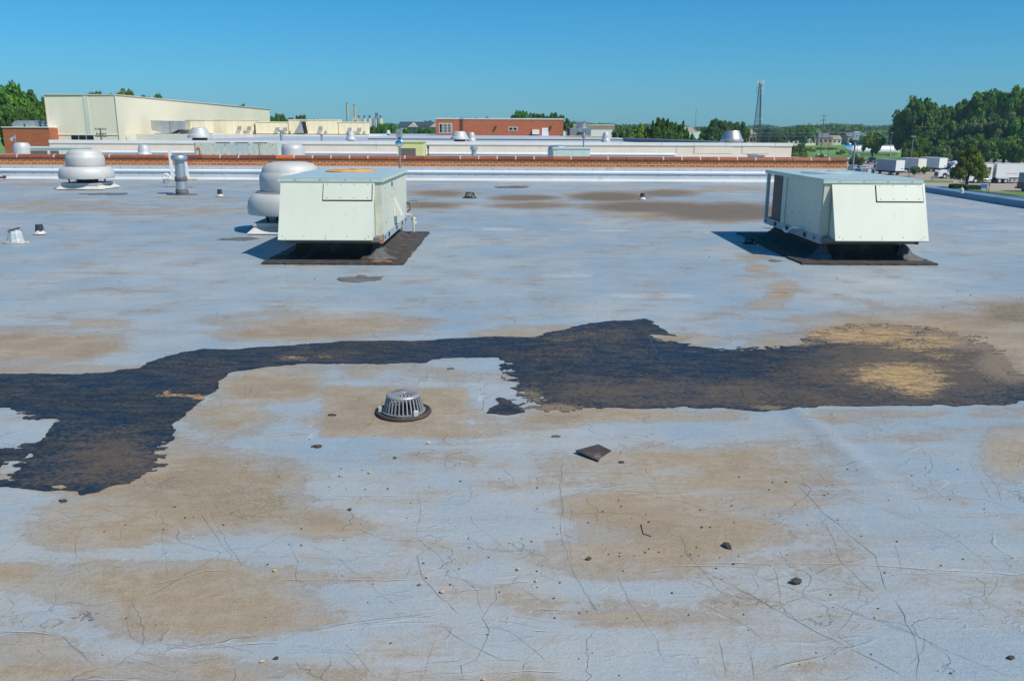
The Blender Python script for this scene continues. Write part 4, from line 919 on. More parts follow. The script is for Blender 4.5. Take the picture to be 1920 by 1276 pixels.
# ------------------------------------------------------------------ roof drains
def drain(x, y, s, label, mats, ribs=30):
    p = G(x, y); t = thing('roof_drain', label, 'roof drain', (p.x, p.y, .004)); t.scale = (s,s,s)
    R0, R1, h = .128, .098, .115; bars = MB()
    for i in range(ribs):
        a_ = 2*pi*i/ribs; w = .0062; c_, s_ = cos(a_), sin(a_)
        q = []
        for (r, z, ww) in ((R0,.004,w),(R1+.005,h-.012,w*.82)):
            for dr in (0,-.008):
                for sg in (-1,1): q.append(((r+dr)*c_-sg*ww*.62*s_, (r+dr)*s_+sg*ww*.62*c_, z))
        bars.add(q, [(0,1,5,4),(3,2,6,7),(1,3,7,5),(2,0,4,6)])
    bars.build('side_bars', mats, t)
    top = MB(); n = ribs
    top.lathe([(R1+.006,h-.016),(R1+.009,h-.010),(R1+.004,h-.002),(R1-.012,h+.002),(R1-.02,h+.0)], n=60, cap=False)
    for i in range(20):
        a_ = 2*pi*i/20; c_, s_ = cos(a_), sin(a_); q = []
        for (r, z, ww) in ((R1-.010,h+.001,.0062),(.022,h+.010,.0022)):
            for sg in (-1,1): q.append((r*c_-sg*ww*s_, r*s_+sg*ww*c_, z))
        q += [(a2,b2,c2-.006) for a2,b2,c2 in q]
        top.add(q, [(0,1,3,2),(4,6,7,5),(0,2,6,4),(1,5,7,3)])
    top.lathe([(.026,h+.006),(.022,h+.011),(0,h+.012)], n=20, cap=False)
    top.build('top_plate', mats, t, smooth=False)
    MB().lathe([(R0+.004,.0),(R0+.006,.010),(R0-.012,.010),(R0-.012,.0)], n=60, cap=False).build('bottom_ring', mats, t, smooth=True)
    MB().lathe([(R0+.044,-.006),(R0+.040,.006),(R0+.030,.009),(R0+.025,.003),(R0+.014,.001),(R0+.012,-.004)], n=60, cap=False).build('clamp_ring', M['tarflash'], t, smooth=True)
    MB().lathe([(R0+.026,.0008),(0,.0006)], n=40, cap=False).build('sump', M['black'], t)
    lg = MB()
    for k in range(3):
        a_ = 2*pi*k/3+3.3; lg.box(-.012+(R0+.012)*cos(a_), -.012+(R0+.012)*sin(a_), .004, .012+(R0+.012)*cos(a_), .012+(R0+.012)*sin(a_), .036)
    lg.build('lug', M['offwhite'], t)
    return t
drain(757,771,1.0,'grey cast strainer dome of the roof drain on a tan stain in the foreground', simple('cast_aluminium', (.34,.34,.345), .5, .35, .1, 14, (.30,.27,.22), (1,1,1), .3))
drain(881,370,1.05,'small dark strainer dome of a distant roof drain near the wall', M['dark'], 20)
p = G(1405,455); t = drain(1405,455,.62,'small black strainer dome in the shadow beside the right rooftop unit', M['dark'], 18)

# ------------------------------------------------------------------ box-on-pole markers
def marker(x, yt, yb, Y, zb, label, side, w=10.5, h=15, disc=(0,0)):
    b0 = at(x, yb, Y); t0 = at(x, yt, Y); s = Y/F*1.0
    t = thing('sensor_post', label, 'post', (b0.x, Y, zb), 0, 'thin posts with a box on top')
    zt = t0.z-zb
    MB().cyl(0,0,0,zt-h*s*.98,.026*Y/14.3*.6,.026*Y/14.3*.6,12).build('pole', M['pole'], t, smooth=True)
    bw, bh = w*s, h*s
    bx = MB().box(-bw/2,-bw*.35,zt-bh,bw/2,bw*.35,zt).build('box', M['galv'], t, bevel=.004)
    MB().cyly(0,-bw*.35-.004,-bw*.35,zt-bh*.5,bw*.10,10).build('keyhole', M['black'], bx)
    MB().cyl(0,0,zt-bh-.02*Y/14.3,zt-bh,bw*.22,bw*.3,12).build('bracket', M['dark'], t)
    dx, dz = side*s, zt-bh-11*s
    v = []; n = 28; R = 7.6*s
    m = MB()
    for j in range(6):
        ph = pi/2*j/5; 
        for i in range(n): v.append((dx+R*sin(ph)*cos(2*pi*i/n), -.03-R*.35*cos(ph)+.03, dz+R*.82*sin(ph)*sin(2*pi*i/n)))
    m.add(v, [(j*n+i, j*n+(i+1)%n, (j+1)*n+(i+1)%n, (j+1)*n+i) for j in range(5) for i in range(n)])
    m.build('mirror_dome', M['mirror'], t, smooth=True)
    MB().tube([(0,.02,dz+R*.3),(dx,.02,dz+R*.3)], .01, 6).build('mirror_arm', M['pole'], t)
    return t
marker(753, 242, 420, 14.35, 0, 'thin post with grey box and round mirror behind the left rooftop unit', -.5)
marker(1588.5, 247, 420, 14.45, 0, 'thin post with grey box and round mirror behind the right rooftop unit', -11)
# ------------------------------------------------------------------ ground, lot, field
gd = MB(); n = 64; R_ = 1750
gd.add([(R_*cos(2*pi*i/n), R_*sin(2*pi*i/n), GZ-.012) for i in range(n)], [tuple(range(n))])
structure(gd.build('ground', M['field']))
def gsheet(name, P, z, mat):
    o = MB().add([(p[0], p[1], GZ+z) for p in P], [tuple(range(len(P)))]).build(name, M[mat]); return structure(o)
def gp(*L): return [tuple(GG(x, y)[:2]) for x, y in L]
lot = gp((1380,299),(1560,297.5),(1700,299),(1800,300),(1990,300))
gsheet('parking_lot', [(13,20)]+[(13,60),(22,70),(24,150)]+lot+[(200,60),(120,20)], 0.0, 'asph')
gsheet('lawn_verge', gp((1480,299),(1480,288),(1560,290),(1700,292),(1800,292),(1990,293),(1990,299),(1800,299.3),(1700,298),(1560,297)), .008, 'grass')
gsheet('service_road', gp((1640,344),(1732,348),(1760,352),(1850,359),(1990,380),(1990,425),(1732,400),(1600,370)), .004, 'road')
def kerb_island(name, P, h, mat='grass'):
    structure(MB().prism(P, GZ, GZ+h).build(name, M['conc']))
    c = (sum(p[0] for p in P)/len(P), sum(p[1] for p in P)/len(P))
    Q = [(c[0]+(x-c[0])*.95, c[1]+(y-c[1])*.95) for x, y in P]
    structure(MB().add([(x,y,GZ+h+.006) for x,y in Q], [tuple(range(len(Q)))]).build('island_lawn', M[mat]))
kerb_island('kerb_island', gp((1770,353),(1850,361),(1925,369),(1990,372),(1990,362),(1900,361),(1850,359),(1800,349)), .14)
kerb_island('kerb_island', gp((1730,343),(1790,344),(1790,340),(1730,339)), .14)
structure(MB().add([(x,y,GZ+.012) for x,y in gp((1380,266.6),(1700,268.6),(1700,267.6),(1380,265.6))], [(0,1,2,3)]).build('far_road', M['conc']))
gsheet('weedy_strip', gp((1496,281),(1600,282),(1600,277),(1496,274)), .012, 'grass')
for i, x in enumerate(range(12)):       # painted bays
    pass
bl = MB()
for i in range(14):
    x = 1600+i*28; a_ = GG(x, 326); 
    bl.box(a_.x-.06, a_.y, GZ+.002, a_.x+.06, a_.y+5.2, GZ+.008)
structure(bl.build('bay_lines', M['conc']))

# ------------------------------------------------------------------ second roof level behind the wall
MR = -.22
Yb = 63.7
xl = at(92,264,Yb).x; xr = at(1485,272,Yb).x
zcap = at(960,266,Yb).z
structure(MB().prism([(-46,WY+.32),(11.0,WY+.32),(11.0,58.5),(20.7,58.5),(20.7,Yb),(-46,Yb)], -.42, MR).build('middle_roof', M['roof2']))
tag(MB().prism([(-46,WY+.6),(10.9,WY+.6),(10.9,58.8),(20.6,58.8),(20.6,Yb-.1),(-46,Yb-.1)], GZ-.2, -.43).build('middle_building', M['brickfar']), 'brick body of the building between the two roofs', 'building')
w2 = thing('upper_roof_building', 'raised building with long beige wall under a pale cap, spanning beyond the brick parapet', 'building', (0, Yb, 0))
MB().box(xl, 0, -3, xr, .3, zcap-.22).build('wall', M['beige'], w2)
MB().box(xl, -.06, zcap-.22, xr+.05, .36, zcap).build('cap', M['beigelt'], w2)
fb0, fb1 = at(960,289.5,Yb).z, at(960,285.3,Yb).z
MB().prismx([(-.10,fb0),(-.10,fb0+.05),(-.02,fb1-.02),(-.02,fb1),(0,fb1),(0,fb0)], xl, at(1267,285,Yb).x).build('base_flashing', M['metalwhite'], w2)
sj = MB()
for x in (705,1163,1240,1301,1360,1391,1453): sj.box(at(x,270,Yb).x, -.065, zcap-.22, at(x,270,Yb).x+.03, -.055, zcap)
sj.box(at(1268,270,Yb).x, -.012, 0, at(1268,270,Yb).x+.06, .0, zcap-.2).box(at(705,270,Yb).x, -.012, 0.2, at(705,270,Yb).x+.04, .0, zcap-.2)
sj.box(at(1301,270,Yb).x, -.012, 0, at(1301,270,Yb).x+.04, .0, .55).box(at(1391,270,Yb).x, -.012, 0, at(1391,270,Yb).x+.04, .0, .55)
sj.build('joints', M['conc'], w2)
pn = MB().box(at(1301,280,Yb).x+.05, -.02, 0, at(1373,280,Yb).x, -.0, .55).box(at(1392,280,Yb).x+.05, -.02, 0, at(1443,280,Yb).x, -.0, .52).build('wall_panels', M['beige'], w2)
MB().box(xl, .3, -3, at(1180,264,Yb).x, 132, .45).add([(at(1180,264,Yb).x,.3,.45),(xr,.3,.45),(xr,14,.45),(at(1300,264,Yb).x,30,.45),(at(1180,264,Yb).x,70,.45)], [(0,1,2,3,4)]).build('roof_surface', M['roof2'], w2)
# streaked casing in front of the beige wall
t = thing('panel_casing', 'long streaked cream and pale green metal casing in front of the beige wall at left', 'duct casing', (at(364,280,60).x, 60, MR))
wL = at(520,280,60).x-at(364,280,60).x; zh = at(430,267.5,60).z-MR-.03
cs = MB().box(0,0,0,wL,1.2,zh+.03).build('casing', M['stain'], t)
f_ = MB()
for i in range(7):
    for z in (.12, zh-.1): f_.cyly(.5+i*wL/7, -.008, 0, z, .035, 6)
for i in (0, 5): f_.box(.05+i*wL/6.5, -.008, 0, .09+i*wL/6.5, 0, zh)
f_.build('fasteners', M['screw'], t)
sk = MB()
for x in (405,440,475): sk.box(at(x,267,60).x-at(364,280,60).x, -.01, zh-.0, at(x+26,267,60).x-at(364,280,60).x, .05, zh+.05)
sk.build('top_slots', M['dark'], t)
p = at(374,290,56); rh = thing('rusty_pipe_hood', 'rusty brown bent pipe head in front of the streaked casing', 'pipe', (p.x, 56, MR))
MB().tube([(.02,0,0),(.03,0,.45),(.0,0,.58),(-.12,0,.60)], [.06,.07,.10,.16], 10).build('pipe', M['rust'], rh)

def rfan(px_, ytop, ybase, wpx, Y, zb, label, kind='dome', mat='aluw'):
    c = at(px_, ybase, Y); s = Y/F*.99; r = wpx*s/2; tp = at(px_, ytop, Y).z; h = tp-zb
    t = thing('roof_ventilator', label, 'roof ventilator', (c.x, Y, zb), 0, 'spun metal ventilators on the far roofs')
    if kind == 'dome':
        MB().lathe([(r,h*.22),(r,h*.30),(r*.95,h*.42),(r*.80,h*.50),(r*.78,h*.52),(r*.76,h*.74),(r*.68,h*.82),(r*.66,h*.84),(r*.6,h*.95),(r*.45,h),(0,h)], n=32, cap=False).build('hood', M[mat], t, smooth=True)
    elif kind == 'cone':
        MB().lathe([(r,h*.08),(r,h*.26),(r*.94,h*.32),(r*.90,h*.33),(r*.62,h*.98),(r*.60,h),(r*.56,h),(r*.5,h*.8),(0,h*.8)], n=36, cap=False).build('hood', M['galv'], t, smooth=True)
    elif kind == 'drum':
        MB().lathe([(r,h*.0),(r,h*.70),(r*.95,h*.85),(r*.75,h*.97),(r*.4,h),(0,h)], n=32, cap=False).build('hood', M[mat], t, smooth=True)
    MB().cyl(0,0,0,h*.25,r*.62,r*.62,20).build('base', M['dark'], t)
    return t
rfan(271,271,291,28,52,MR,'small stepped white ventilator dome left of the tall white board')
rfan(550,269.5,291,42,50,MR,'broad drum-shaped ventilator dome just right of the streaked casing','drum')
rfan(43,267,291,30,47,MR,'stubby ventilator dome behind the pale green unit at far left','drum')
rfan(375,239,263,43,64.8,zcap-.02,'large stepped ventilator dome on the raised roof before the cream casings')
rfan(658,246,261,19,75,.45,'small ventilator dome at the right end of the cream casings')
rfan(728,244,252,9,104,.9,'tiny ventilator dome left of the post with the grey box')
rfan(862,246,265,34,64.8,zcap-.02,'large stepped ventilator dome in front of the red brick penthouse')
rfan(884,248,264,17,70,.45,'small ventilator dome tucked right beside a larger one before the red penthouse')
rfan(1136,248,263,17,70,.45,'small ventilator dome right of the cooling tower')
rfan(1372,245,269,42,65,zcap-.02,'wide cone-shaped shiny ventilator on the right end of the raised roof','cone')
rfan(1046,272,291,38,54,MR,'grey ventilator drum behind the low pale green unit','drum','galv')
def vpipe(px_, yt, yb, wpx, Y, zb, label, cap=1.5, mat='galv'):
    c = at(px_, yb, Y); s = Y/F; r = wpx*s/2; h = at(px_, yt, Y).z-zb
    t = thing('roof_pipe', label, 'pipe', (c.x, Y, zb), 0, 'slim vent pipes on the far roofs')
    MB().cyl(0,0,0,h*.85,r,r,14).build('pipe', M[mat], t, smooth=True)
    MB().lathe([(r*.9,h*.82),(r*cap,h*.84),(r*cap,h*.95),(r*cap*.7,h),(0,h)], n=16, cap=False).build('cap', M[mat], t, smooth=True)
vpipe(888.5,274.5,291,9,45,MR,'capped grey vent pipe behind the wall at centre',1.55)
vpipe(528,244,263,5,64.9,zcap-.02,'slim capped pipe on the raised roof before the long cream casings',1.5)
vpipe(603.5,252,263,4,64.9,zcap-.02,'shorter slim capped pipe on the raised roof before the cream casings',1.5)
vpipe(803,273,291,2.2,50,MR,'thin dark bent pipe right of the lime-yellow unit',1.9,'dark')
vpipe(1094,250,275,2.4,54,MR,'thin grey post with tiny box above the low pale green unit',2.6,'pole')
# pale green unit at the far left
def lowunit(px0, px1, yt, Y, label, mat, openings):
    a_ = at(px0, 290, Y); b_ = at(px1, 290, Y); zt = at(px0, yt, Y).z; W = b_.x-a_.x
    t = thing('roof_unit', label, 'rooftop unit', (a_.x, Y, MR)); h = zt-MR
    MB().box(0,0,0,W,1.6,h-.06).build('casing', M[mat], t); MB().box(-.05,-.05,h-.06,W+.05,1.65,h).build('top_panel', M['mint_dark'] if mat == 'mint' else M[mat], t)
    for (u0,u1,v0,v1,mm) in openings: MB().box(W*u0,-.015,h*v0,W*u1,-.001,h*v1).build('louvre' if mm == 'louvre' else 'panel', M[mm], t)
    return t
lowunit(33,146,275.5,47,'low pale green unit with two brown louvres at the far left behind the wall','mint',[(.12,.50,.0,.78,'louvre'),(.55,.69,.0,.78,'louvre'),(.0,.10,.0,.3,'rustlight')])
lowunit(746,794,264.5,49,'faded lime-yellow unit with dark brown opening behind the left post','lime',[(.05,.70,.0,.68,'louvre')])
lowunit(1038,1106,277,50,'low mint-green unit with two square panels right of centre behind the wall','mint',[(.09,.50,.05,.85,'mint_dark'),(.53,.97,.05,.85,'mint_dark')])
lowunit(1418,1433,291,45,'small grey duct end peeping over the wall at right','galv',[])

# rim behind and things on the farther roof
Yr = 98
r2 = thing('far_roof_rim', 'long low white-faced roof rim crossing in front of the red brick penthouse', 'roof rim', (0, Yr, 0))
x0, x1 = at(690,256,Yr).x, at(1168,256,Yr).x; zt2 = at(960,258,Yr).z
MB().box(x0,0,-3,x1,4,zt2).build('wall', M['metalwhite'], r2)
MB().box(x0,-.30,-3,x1,-.001,.55).build('drip_edge', M['dark'], r2)
dk = MB().prism([(at(1170,262,90).x,90),(at(1350,266,66).x,66),(at(1350,266,66).x+2,68),(at(1175,262,95).x,96)], .45, .78).build('dark_roof_edge', M['roofdk'])
tag(dk, 'low dark blue-grey roof edge running diagonally left of the cone ventilator', 'roof rim')
# cream casings in a row
Yc = 136; ZC = at(500,252,Yc).z
r3 = thing('casing_deck', 'cream raised deck carrying the row of cream casings', 'roof rim', (0, 130, 0))
MB().box(at(398,252,130).x,0,-3,at(690,252,130).x,20,ZC-.01).build('deck', M['beigelt'], r3)
MB().box(at(255,252,112).x,-18,-3,at(398,252,112).x,-.5,at(500,252,116).z-.01).build('near_deck', M['beigelt'], r3)
def casing(px0, px1, yt, label, kind='box', details=2, Y=Yc):
    ZC = at(500, 252, Y).z
    a_ = at(px0, 251, Y); b_ = at(px1, 251, Y); h = at((px0+px1)/2, yt, Y).z-ZC; W = b_.x-a_.x
    t = thing('roof_casing', label, 'rooftop casing', (a_.x, Y, ZC), 0, 'casings in a row before the white hall')
    if kind == 'box':
        MB().box(0,0,.1,W,3.2,h-.08).build('casing', M['creamunit'], t); MB().box(-.08,-.08,h-.08,W+.08,3.28,h).build('top_trim', M['creamflat'], t)
        MB().box(.1,.1,0,W-.1,3.1,.1).build('skid', M['dark'], t)
        for i in range(details):
            x = W*(.62+.24*i) if W > 5 else W*(.35+.35*i)
            MB().prismx([(-.5,h*.30),(-.0,h*.55),(0,h*.30)], x, x+.55).build('intake_hood', M['galv'], t)
            MB().tube([(x+.9,-.12,.15),(x+.95,-.12,h*.28),(x+1.15,-.12,.25)], .05, 6).build('pipe', M['dark'], t)
    else:
        b = MB(); b.prismy([(0,h*.28),(0,h),(W*.36,h*.98),(W*.36,.05)], 0, 2.6).prismy([(W*.37,.05),(W*.37,h*.98),(W*.55,h*.97),(W*.55,.08)], -.1, 2.5).prismy([(W*.56,.08),(W*.56,h*.98),(W,h*.96),(W,h*.33),(W*.8,h*.33)], 0, 2.6)
        b.build('duct', M['galv'], t); MB().box(W*.05,.2,0,W*.98,2,.06).box(W*.82,-.0,.05,W*.95,.8,h*.30).build('support', M['dark'], t)
    return t
casing(285,348,226,'grey galvanised tapering duct at the left of the cream casings','duct',0,117)
casing(349,386,224,'short cream casing beside the galvanised duct','box',0,119)
casing(400,476,224,'tall cream casing after the dark gap','box',2)
casing(480,541,228,'lower cream casing in the middle of the row','box',2)
c4 = casing(542,634,224,'longest cream casing with black slanted louvre','box',1)
casing(635,687,228.5,'last low cream casing at the right end of the row','box',2)
a_ = at(542,251,Yc).x; lx0 = at(562,240,Yc).x-a_
MB().prismy([(lx0,.3),(lx0+.25,2.0),(lx0+1.1,2.1),(lx0+.9,.3)], -.9, -.001).build('hood_side', M['galv'], c4)
MB().prismy([(lx0+.85,.15),(lx0+.55,1.9),(lx0+1.15,1.9),(lx0+1.45,.15)], -.93, -.901).build('louvre', M['black'], c4)

# big white hall
hall = thing('white_hall', 'big cream metal-clad hall with sloping roofline and three dark windows at left', 'building', (at(215,178,110).x, 110, 0))
hx = at(215,178,110); hl = at(83,177.5,110); hr = at(505,205,188); hx2 = hr.x
zA, zL, zR = hx.z, hl.z, hr.z
ox = hx.x
xw = hl.x-ox
MB().add([(xw,0,-8.3),(0,0,-8.3),(0,0,zA),(xw,0,zL)], [(0,1,2,3)]).add([(xw,0,-8.3),(xw,0,zL),(xw+.5,78,zR),(xw+.5,78,-8.3)], [(0,1,2,3)]).build('front_wall', M['creamrib'], hall)
MB().add([(0,0,-8.3),(hx2-ox,78,-8.3),(hx2-ox,78,zR),(0,0,zA)], [(0,1,2,3)]).build('side_wall', M['creamflat'], hall)
MB().add([(xw,0,zL),(0,0,zA),(hx2-ox,78,zR),(xw+.5,78,zR)], [(0,1,2,3)]).build('roof', M['metalwhite'], hall)
tr = M['tanroof']
MB().tube([(xw,-.05,zL),(0,-.05,zA),(hx2-ox+.06,78,zR)], .10, 6).tube([(0,-.04,-2),(0,-.04,zA)], .05, 6).tube([(xw,-.04,-2),(xw,-.04,zL)], .06, 6).build('trim', M['conc'], hall)
sx = at(157,200,110).x-ox; sx2 = at(166,200,110).x-ox
MB().box(sx,-.05,at(157,252,110).z,sx2,-.005,zL-.1).build('pale_strip', M['creamstrip'], hall)
wv = MB(); fr = MB()
wz0, wz1 = at(150,264,110).z, at(150,252.5,110).z; wx0, wx1 = at(133.5,258,110).x-ox, at(176.5,258,110).x-ox
for i in range(3):
    a0 = wx0+(wx1-wx0)*i/3+.05; a1 = wx0+(wx1-wx0)*(i+1)/3-.05
    wd = MB().box(a0-.06,-.04,wz0-.06,a1+.06,-.006,wz1+.06).build('window', M['offwhite'], hall); MB().box(a0,-.05,wz0,a1,-.041,wz1).build('pane', M['glass'], wd)
MB().box(xw, -.06, at(150,252,110).z-.1, -.0, -.0, at(150,252,110).z).build('ledge', M['beigelt'], hall)
apron = MB().box(.06,2,-3,hx2-ox+3.0,70,at(300,252.5,125).z).build('lean_to', M['beigelt'], hall)
# small brick building far left
bk = thing('brick_annex', 'small red brick building with curved vents on its roof at the far left', 'building', (at(4,240,108).x, 108, 0))
bx0 = 0; bx1 = at(92,240,108).x-at(4,240,108).x; bz = at(50,237.5,108).z
MB().box(0,0,-8.3,bx1,20,bz-.12).build('wall', M['brickfar'], bk); MB().box(-.1,-.1,bz-.12,bx1+.0,20,bz).build('coping', M['beigelt'], bk)
for px_ in (38, 60):
    x = at(px_,230,111).x-at(4,240,108).x; m = MB()
    q = [(x-.85,0)]+[(x-.85+1.7*(1-cos(pi*k/10))/2, .75*sin(pi*k/10)**.8) for k in range(1,10)]+[(x+.85,0)]
    m.prismy([(a2,bz+b2) for a2,b2 in q], 2.5, 4.5).build('curved_vent', M['galv'], bk)
for px_ in (79, 87):
    x = at(px_,230,111).x-at(4,240,108).x; MB().lathe([(.38,bz),(.38,bz+.35),(.28,bz+.5),(.28,bz+.72),(0,bz+.74)], x, 3.5, 16, False).build('vent_cap', M['galv'], bk)
# crossarm pole before the hall, mast light
up = thing('utility_pole', 'short pole with cluttered crossarms standing in front of the white hall', 'utility pole', (at(190,262,100).x, 100, -1))
MB().cyl(0,0,0,at(190,240.5,100).z+1,.10,.08,8).build('pole', M['woodpole'], up)
ca = MB()
for y_, w_ in ((242.5,.62),(251.5,.55),(256,.62)):
    z = at(190,y_,100).z+1; ca.box(-w_,-.05,z-.05,w_*1.05,.05,z+.05)
    for k in range(4): ca.cyl(-w_+.12+k*w_*.62,0,z+.05,z+.2,.05,.03,6)
ca.build('crossarms', M['woodpole'], up)
fl = thing('floodlight_post', 'thin post with grey floodlight before the small brick building', 'floodlight', (at(31,280,55).x, 55, MR))
MB().cyl(0,0,0,at(31,252,55).z-MR,.03,.03,8).build('post', M['pole'], fl)
zf_ = at(28,254,55).z-MR
MB().tube([(-.05,0,zf_-.12),(-.18,-.04,zf_-.18),(-.24,-.05,zf_-.28)], [.07,.09,.13], 10).box(-.04,-.03,zf_-.15,.04,.05,zf_).build('lamp_head', M['galv'], fl)

# red penthouse
Yp = 160
ph = thing('brick_penthouse', 'long low red brick penthouse with white door and barred window in the centre distance', 'building', (at(817,256,Yp).x, Yp, 0))
pW = at(1056,256,Yp).x-at(817,256,Yp).x; pz = at(940,221.5,Yp).z
MB().box(0,0,-2,pW,12,pz-.25).build('wall', M['brickfar'], ph); MB().box(-.08,-.08,pz-.25,pW+.08,12,pz).build('coping', M['offwhite'], ph)
def onp(x, y): q = at(x, y, Yp); return q.x-at(817,256,Yp).x, q.z
def rect(x0,y0,x1,y1,d,name,mat,par): a2 = onp(x0,y1); b2 = onp(x1,y0); return MB().box(a2[0],-d,a2[1],b2[0],-.002,b2[1]).build(name, M[mat], par)
wn_ = rect(823,231,847,250,.05,'window','offwhite',ph)
for i in range(3): rect(824.5+i*7.5,232.5,830.3+i*7.5,248.5,.06,'pane','glass',wn_)
lv = MB()
for k in range(5):
    z = onp(830,235+k*3)[1]; lv.box(onp(824,0)[0],-.08,z,onp(846,0)[0],-.061,z+.09)
lv.build('bars', M['offwhite'], wn_)
w2_ = rect(953,238,970.5,245,.05,'window','offwhite',ph); rect(954.5,239.3,961,243.8,.06,'pane','glass',w2_); rect(962.5,239.3,969,243.8,.06,'pane','glass',w2_)
rect(1016,240,1028.5,258.5,.06,'door','white',ph); rect(998,243,1011,252,.6,'wall_unit','beigelt',ph)
lf = MB(); 
for x in (861,865): lf.box(onp(x,0)[0],-.15,onp(0,248)[1],onp(x,0)[0]+.06,-.08,onp(0,216)[1])
for k in range(9): z = onp(0,246-k*3.2)[1]; lf.box(onp(861,0)[0],-.14,z,onp(865,0)[0],-.09,z+.05)
lf.build('ladder', M['dark'], ph)
for x in (930,1033): rect(x-2,236.5,x+1,240.5,.35,'wall_lamp','dark',ph)
rect(998,252,1000,258,.3,'bracket','dark',ph)
# low brick rim right of the penthouse with cooling tower
rim = tag(MB().box(at(1057,256,150).x,150,-2,at(1135,256,150).x,152,at(1090,256,150).z).build('low_brick_rim', M['rustlight']), 'low brick and stone rim below the cooling tower', 'roof rim')
Yt = 152; ct = thing('cooling_tower', 'galvanised box-shaped cooling tower with round fan stack right of the red penthouse', 'cooling tower', (at(1068,258,Yt).x, Yt, .5))
tw = at(1108,250,Yt).x-at(1068,250,Yt).x; th_ = at(1090,240.5,Yt).z-.5
MB().box(0,0,0,tw,4,th_).build('casing', M['galv'], ct)
rb = MB()
for i in range(14):
    if i not in (6,7): rb.box(.1+i*tw/14,-.06,.1,.1+i*tw/14+.09,-.001,th_-.05)
rb.build('ribs', M['pole'], ct); MB().box(-.25,.1,0,-.002,3.8,th_).build('end_louvre', M['black'], ct)
MB().lathe([(1.05,th_),(1.0,th_+.5),(1.12,th_+.85),(1.05,th_+.85)], tw*.62, 2, 24, False).build('fan_stack', M['galv'], ct, smooth=True)
hr_ = MB()
for z in (th_+.9, th_+1.15): hr_.tube([(-.1,.2,z),(tw*.75,.2,z)], .025, 5)
for k in range(6): hr_.tube([(k*tw*.15,.2,th_),(k*tw*.15,.2,th_+1.15)], .025, 5)
hr_.build('handrail', M['pole'], ct)
MB().lathe([(.55,-.35),(.5,-.0)], n=16).build('motor', M['dark'], ct).location = (tw*.5,-.1,th_*.5)

# ------------------------------------------------------------------ far industry, warehouse, houses, tower
Yf = 620
def fbox(name, label, cat, x0, x1, yt, Y, depth, mat, roofmat_=None, group=None, bands=()):
    a_ = at(x0, 250, Y); b_ = at(x1, 250, Y); t = thing(name, label, cat, (a_.x, Y, GZ), 0, group); h = at((x0+x1)/2, yt, Y).z-GZ; W = b_.x-a_.x
    MB().box(0,0,0,W,depth,h).build('wall', M[mat], t)
    if roofmat_: MB().box(-.1,-.1,h,W+.1,depth,h+.35).build('roof', M[roofmat_], t)
    for (u0,u1,v0,v1,mm,nm) in bands: MB().box(W*u0,-.12,h*v0,W*u1,-.002,h*v1).build(nm, M[mm], t)
    return t
for x, yt, lb in ((652.5,193,'taller slim concrete chimney stack on the left of the pair'),(666.5,195.5,'slightly shorter concrete chimney stack on the right of the pair')):
    q = at(x, 240, Yf); t = thing('chimney_stack', lb, 'chimney', (q.x, Yf, GZ), 0, 'pair of chimney stacks'); h = at(x,yt,Yf).z-GZ
    MB().cyl(0,0,0,h-1,.95,.78,20).build('shaft', M['stackc'], t, smooth=True); MB().cyl(0,0,h-1,h,.86,.82,20).build('rim', M['tanroof'], t, smooth=True)
fbox('mill_building', 'pale block building at the foot of the chimney stacks', 'building', 661, 671, 221, Yf-4, 10, 'housew', None, None, [(.5,.75,.86,.90,'glass','window')])
sil = [(673,222.5,5,'stackc'),(683.5,222.5,6.5,'housew'),(693.5,222.5,8,'offwhite'),(700.5,223,5.4,'galv'),(705.3,224,2,'metalwhite'),(713.5,222.5,9,'housew')]
for i, (x, yt, w_, mm) in enumerate(sil):
    q = at(x, 240, Yf); r = w_*Yf/F/2; h = at(x,yt,Yf).z-GZ
    t = thing('grain_silo', ['cream silo against the pale block','narrow cream silo second from the left','broad white silo in the middle of the group','grey metal silo right of the middle','thin white silo beside the elevator leg','broadest cream silo at the right end'][i], 'silo', (q.x, Yf, GZ), 0, 'grain silos')
    MB().cyl(0,0,0,h,r,r,20).build('shell', M[mm], t, smooth=True); MB().lathe([(r*1.03,h),(r*.3,h+r*.18),(0,h+r*.2)], n=20, cap=False).build('roof', M['rustlight'], t)
    if i in (0,1,2,5): MB().box(-.4,-.3,h,.4,.3,h+2.0).box(-1.1,-.2,h+1.6,1.1,.2,h+2.0).build('head_gear', M['dark'], t)
q = at(705.5,240,Yf); h = at(705.5,211,Yf).z-GZ; t = thing('elevator_leg', 'thin dark elevator tower rising among the silos', 'elevator tower', (q.x, Yf+3, GZ)); m = MB()
for sx_ in (-.6,.6):
    for sy in (-.6,.6): m.tube([(sx_,sy,0),(sx_,sy,h)], .13, 5)
for k in range(16): m.tube([(-.6,-.6,h*k/16),(.6,-.6,h*(k+1)/16)], .08, 4)
m.box(-.9,-.9,h-1.6,.9,.9,h-.4); m.tube([(0,0,h-2),(4,0,h-8)], .22, 6).tube([(0,0,h-1.5),(-3.4,0,h-6.5)], .18, 6); m.build('frame', M['woodpole'], t)
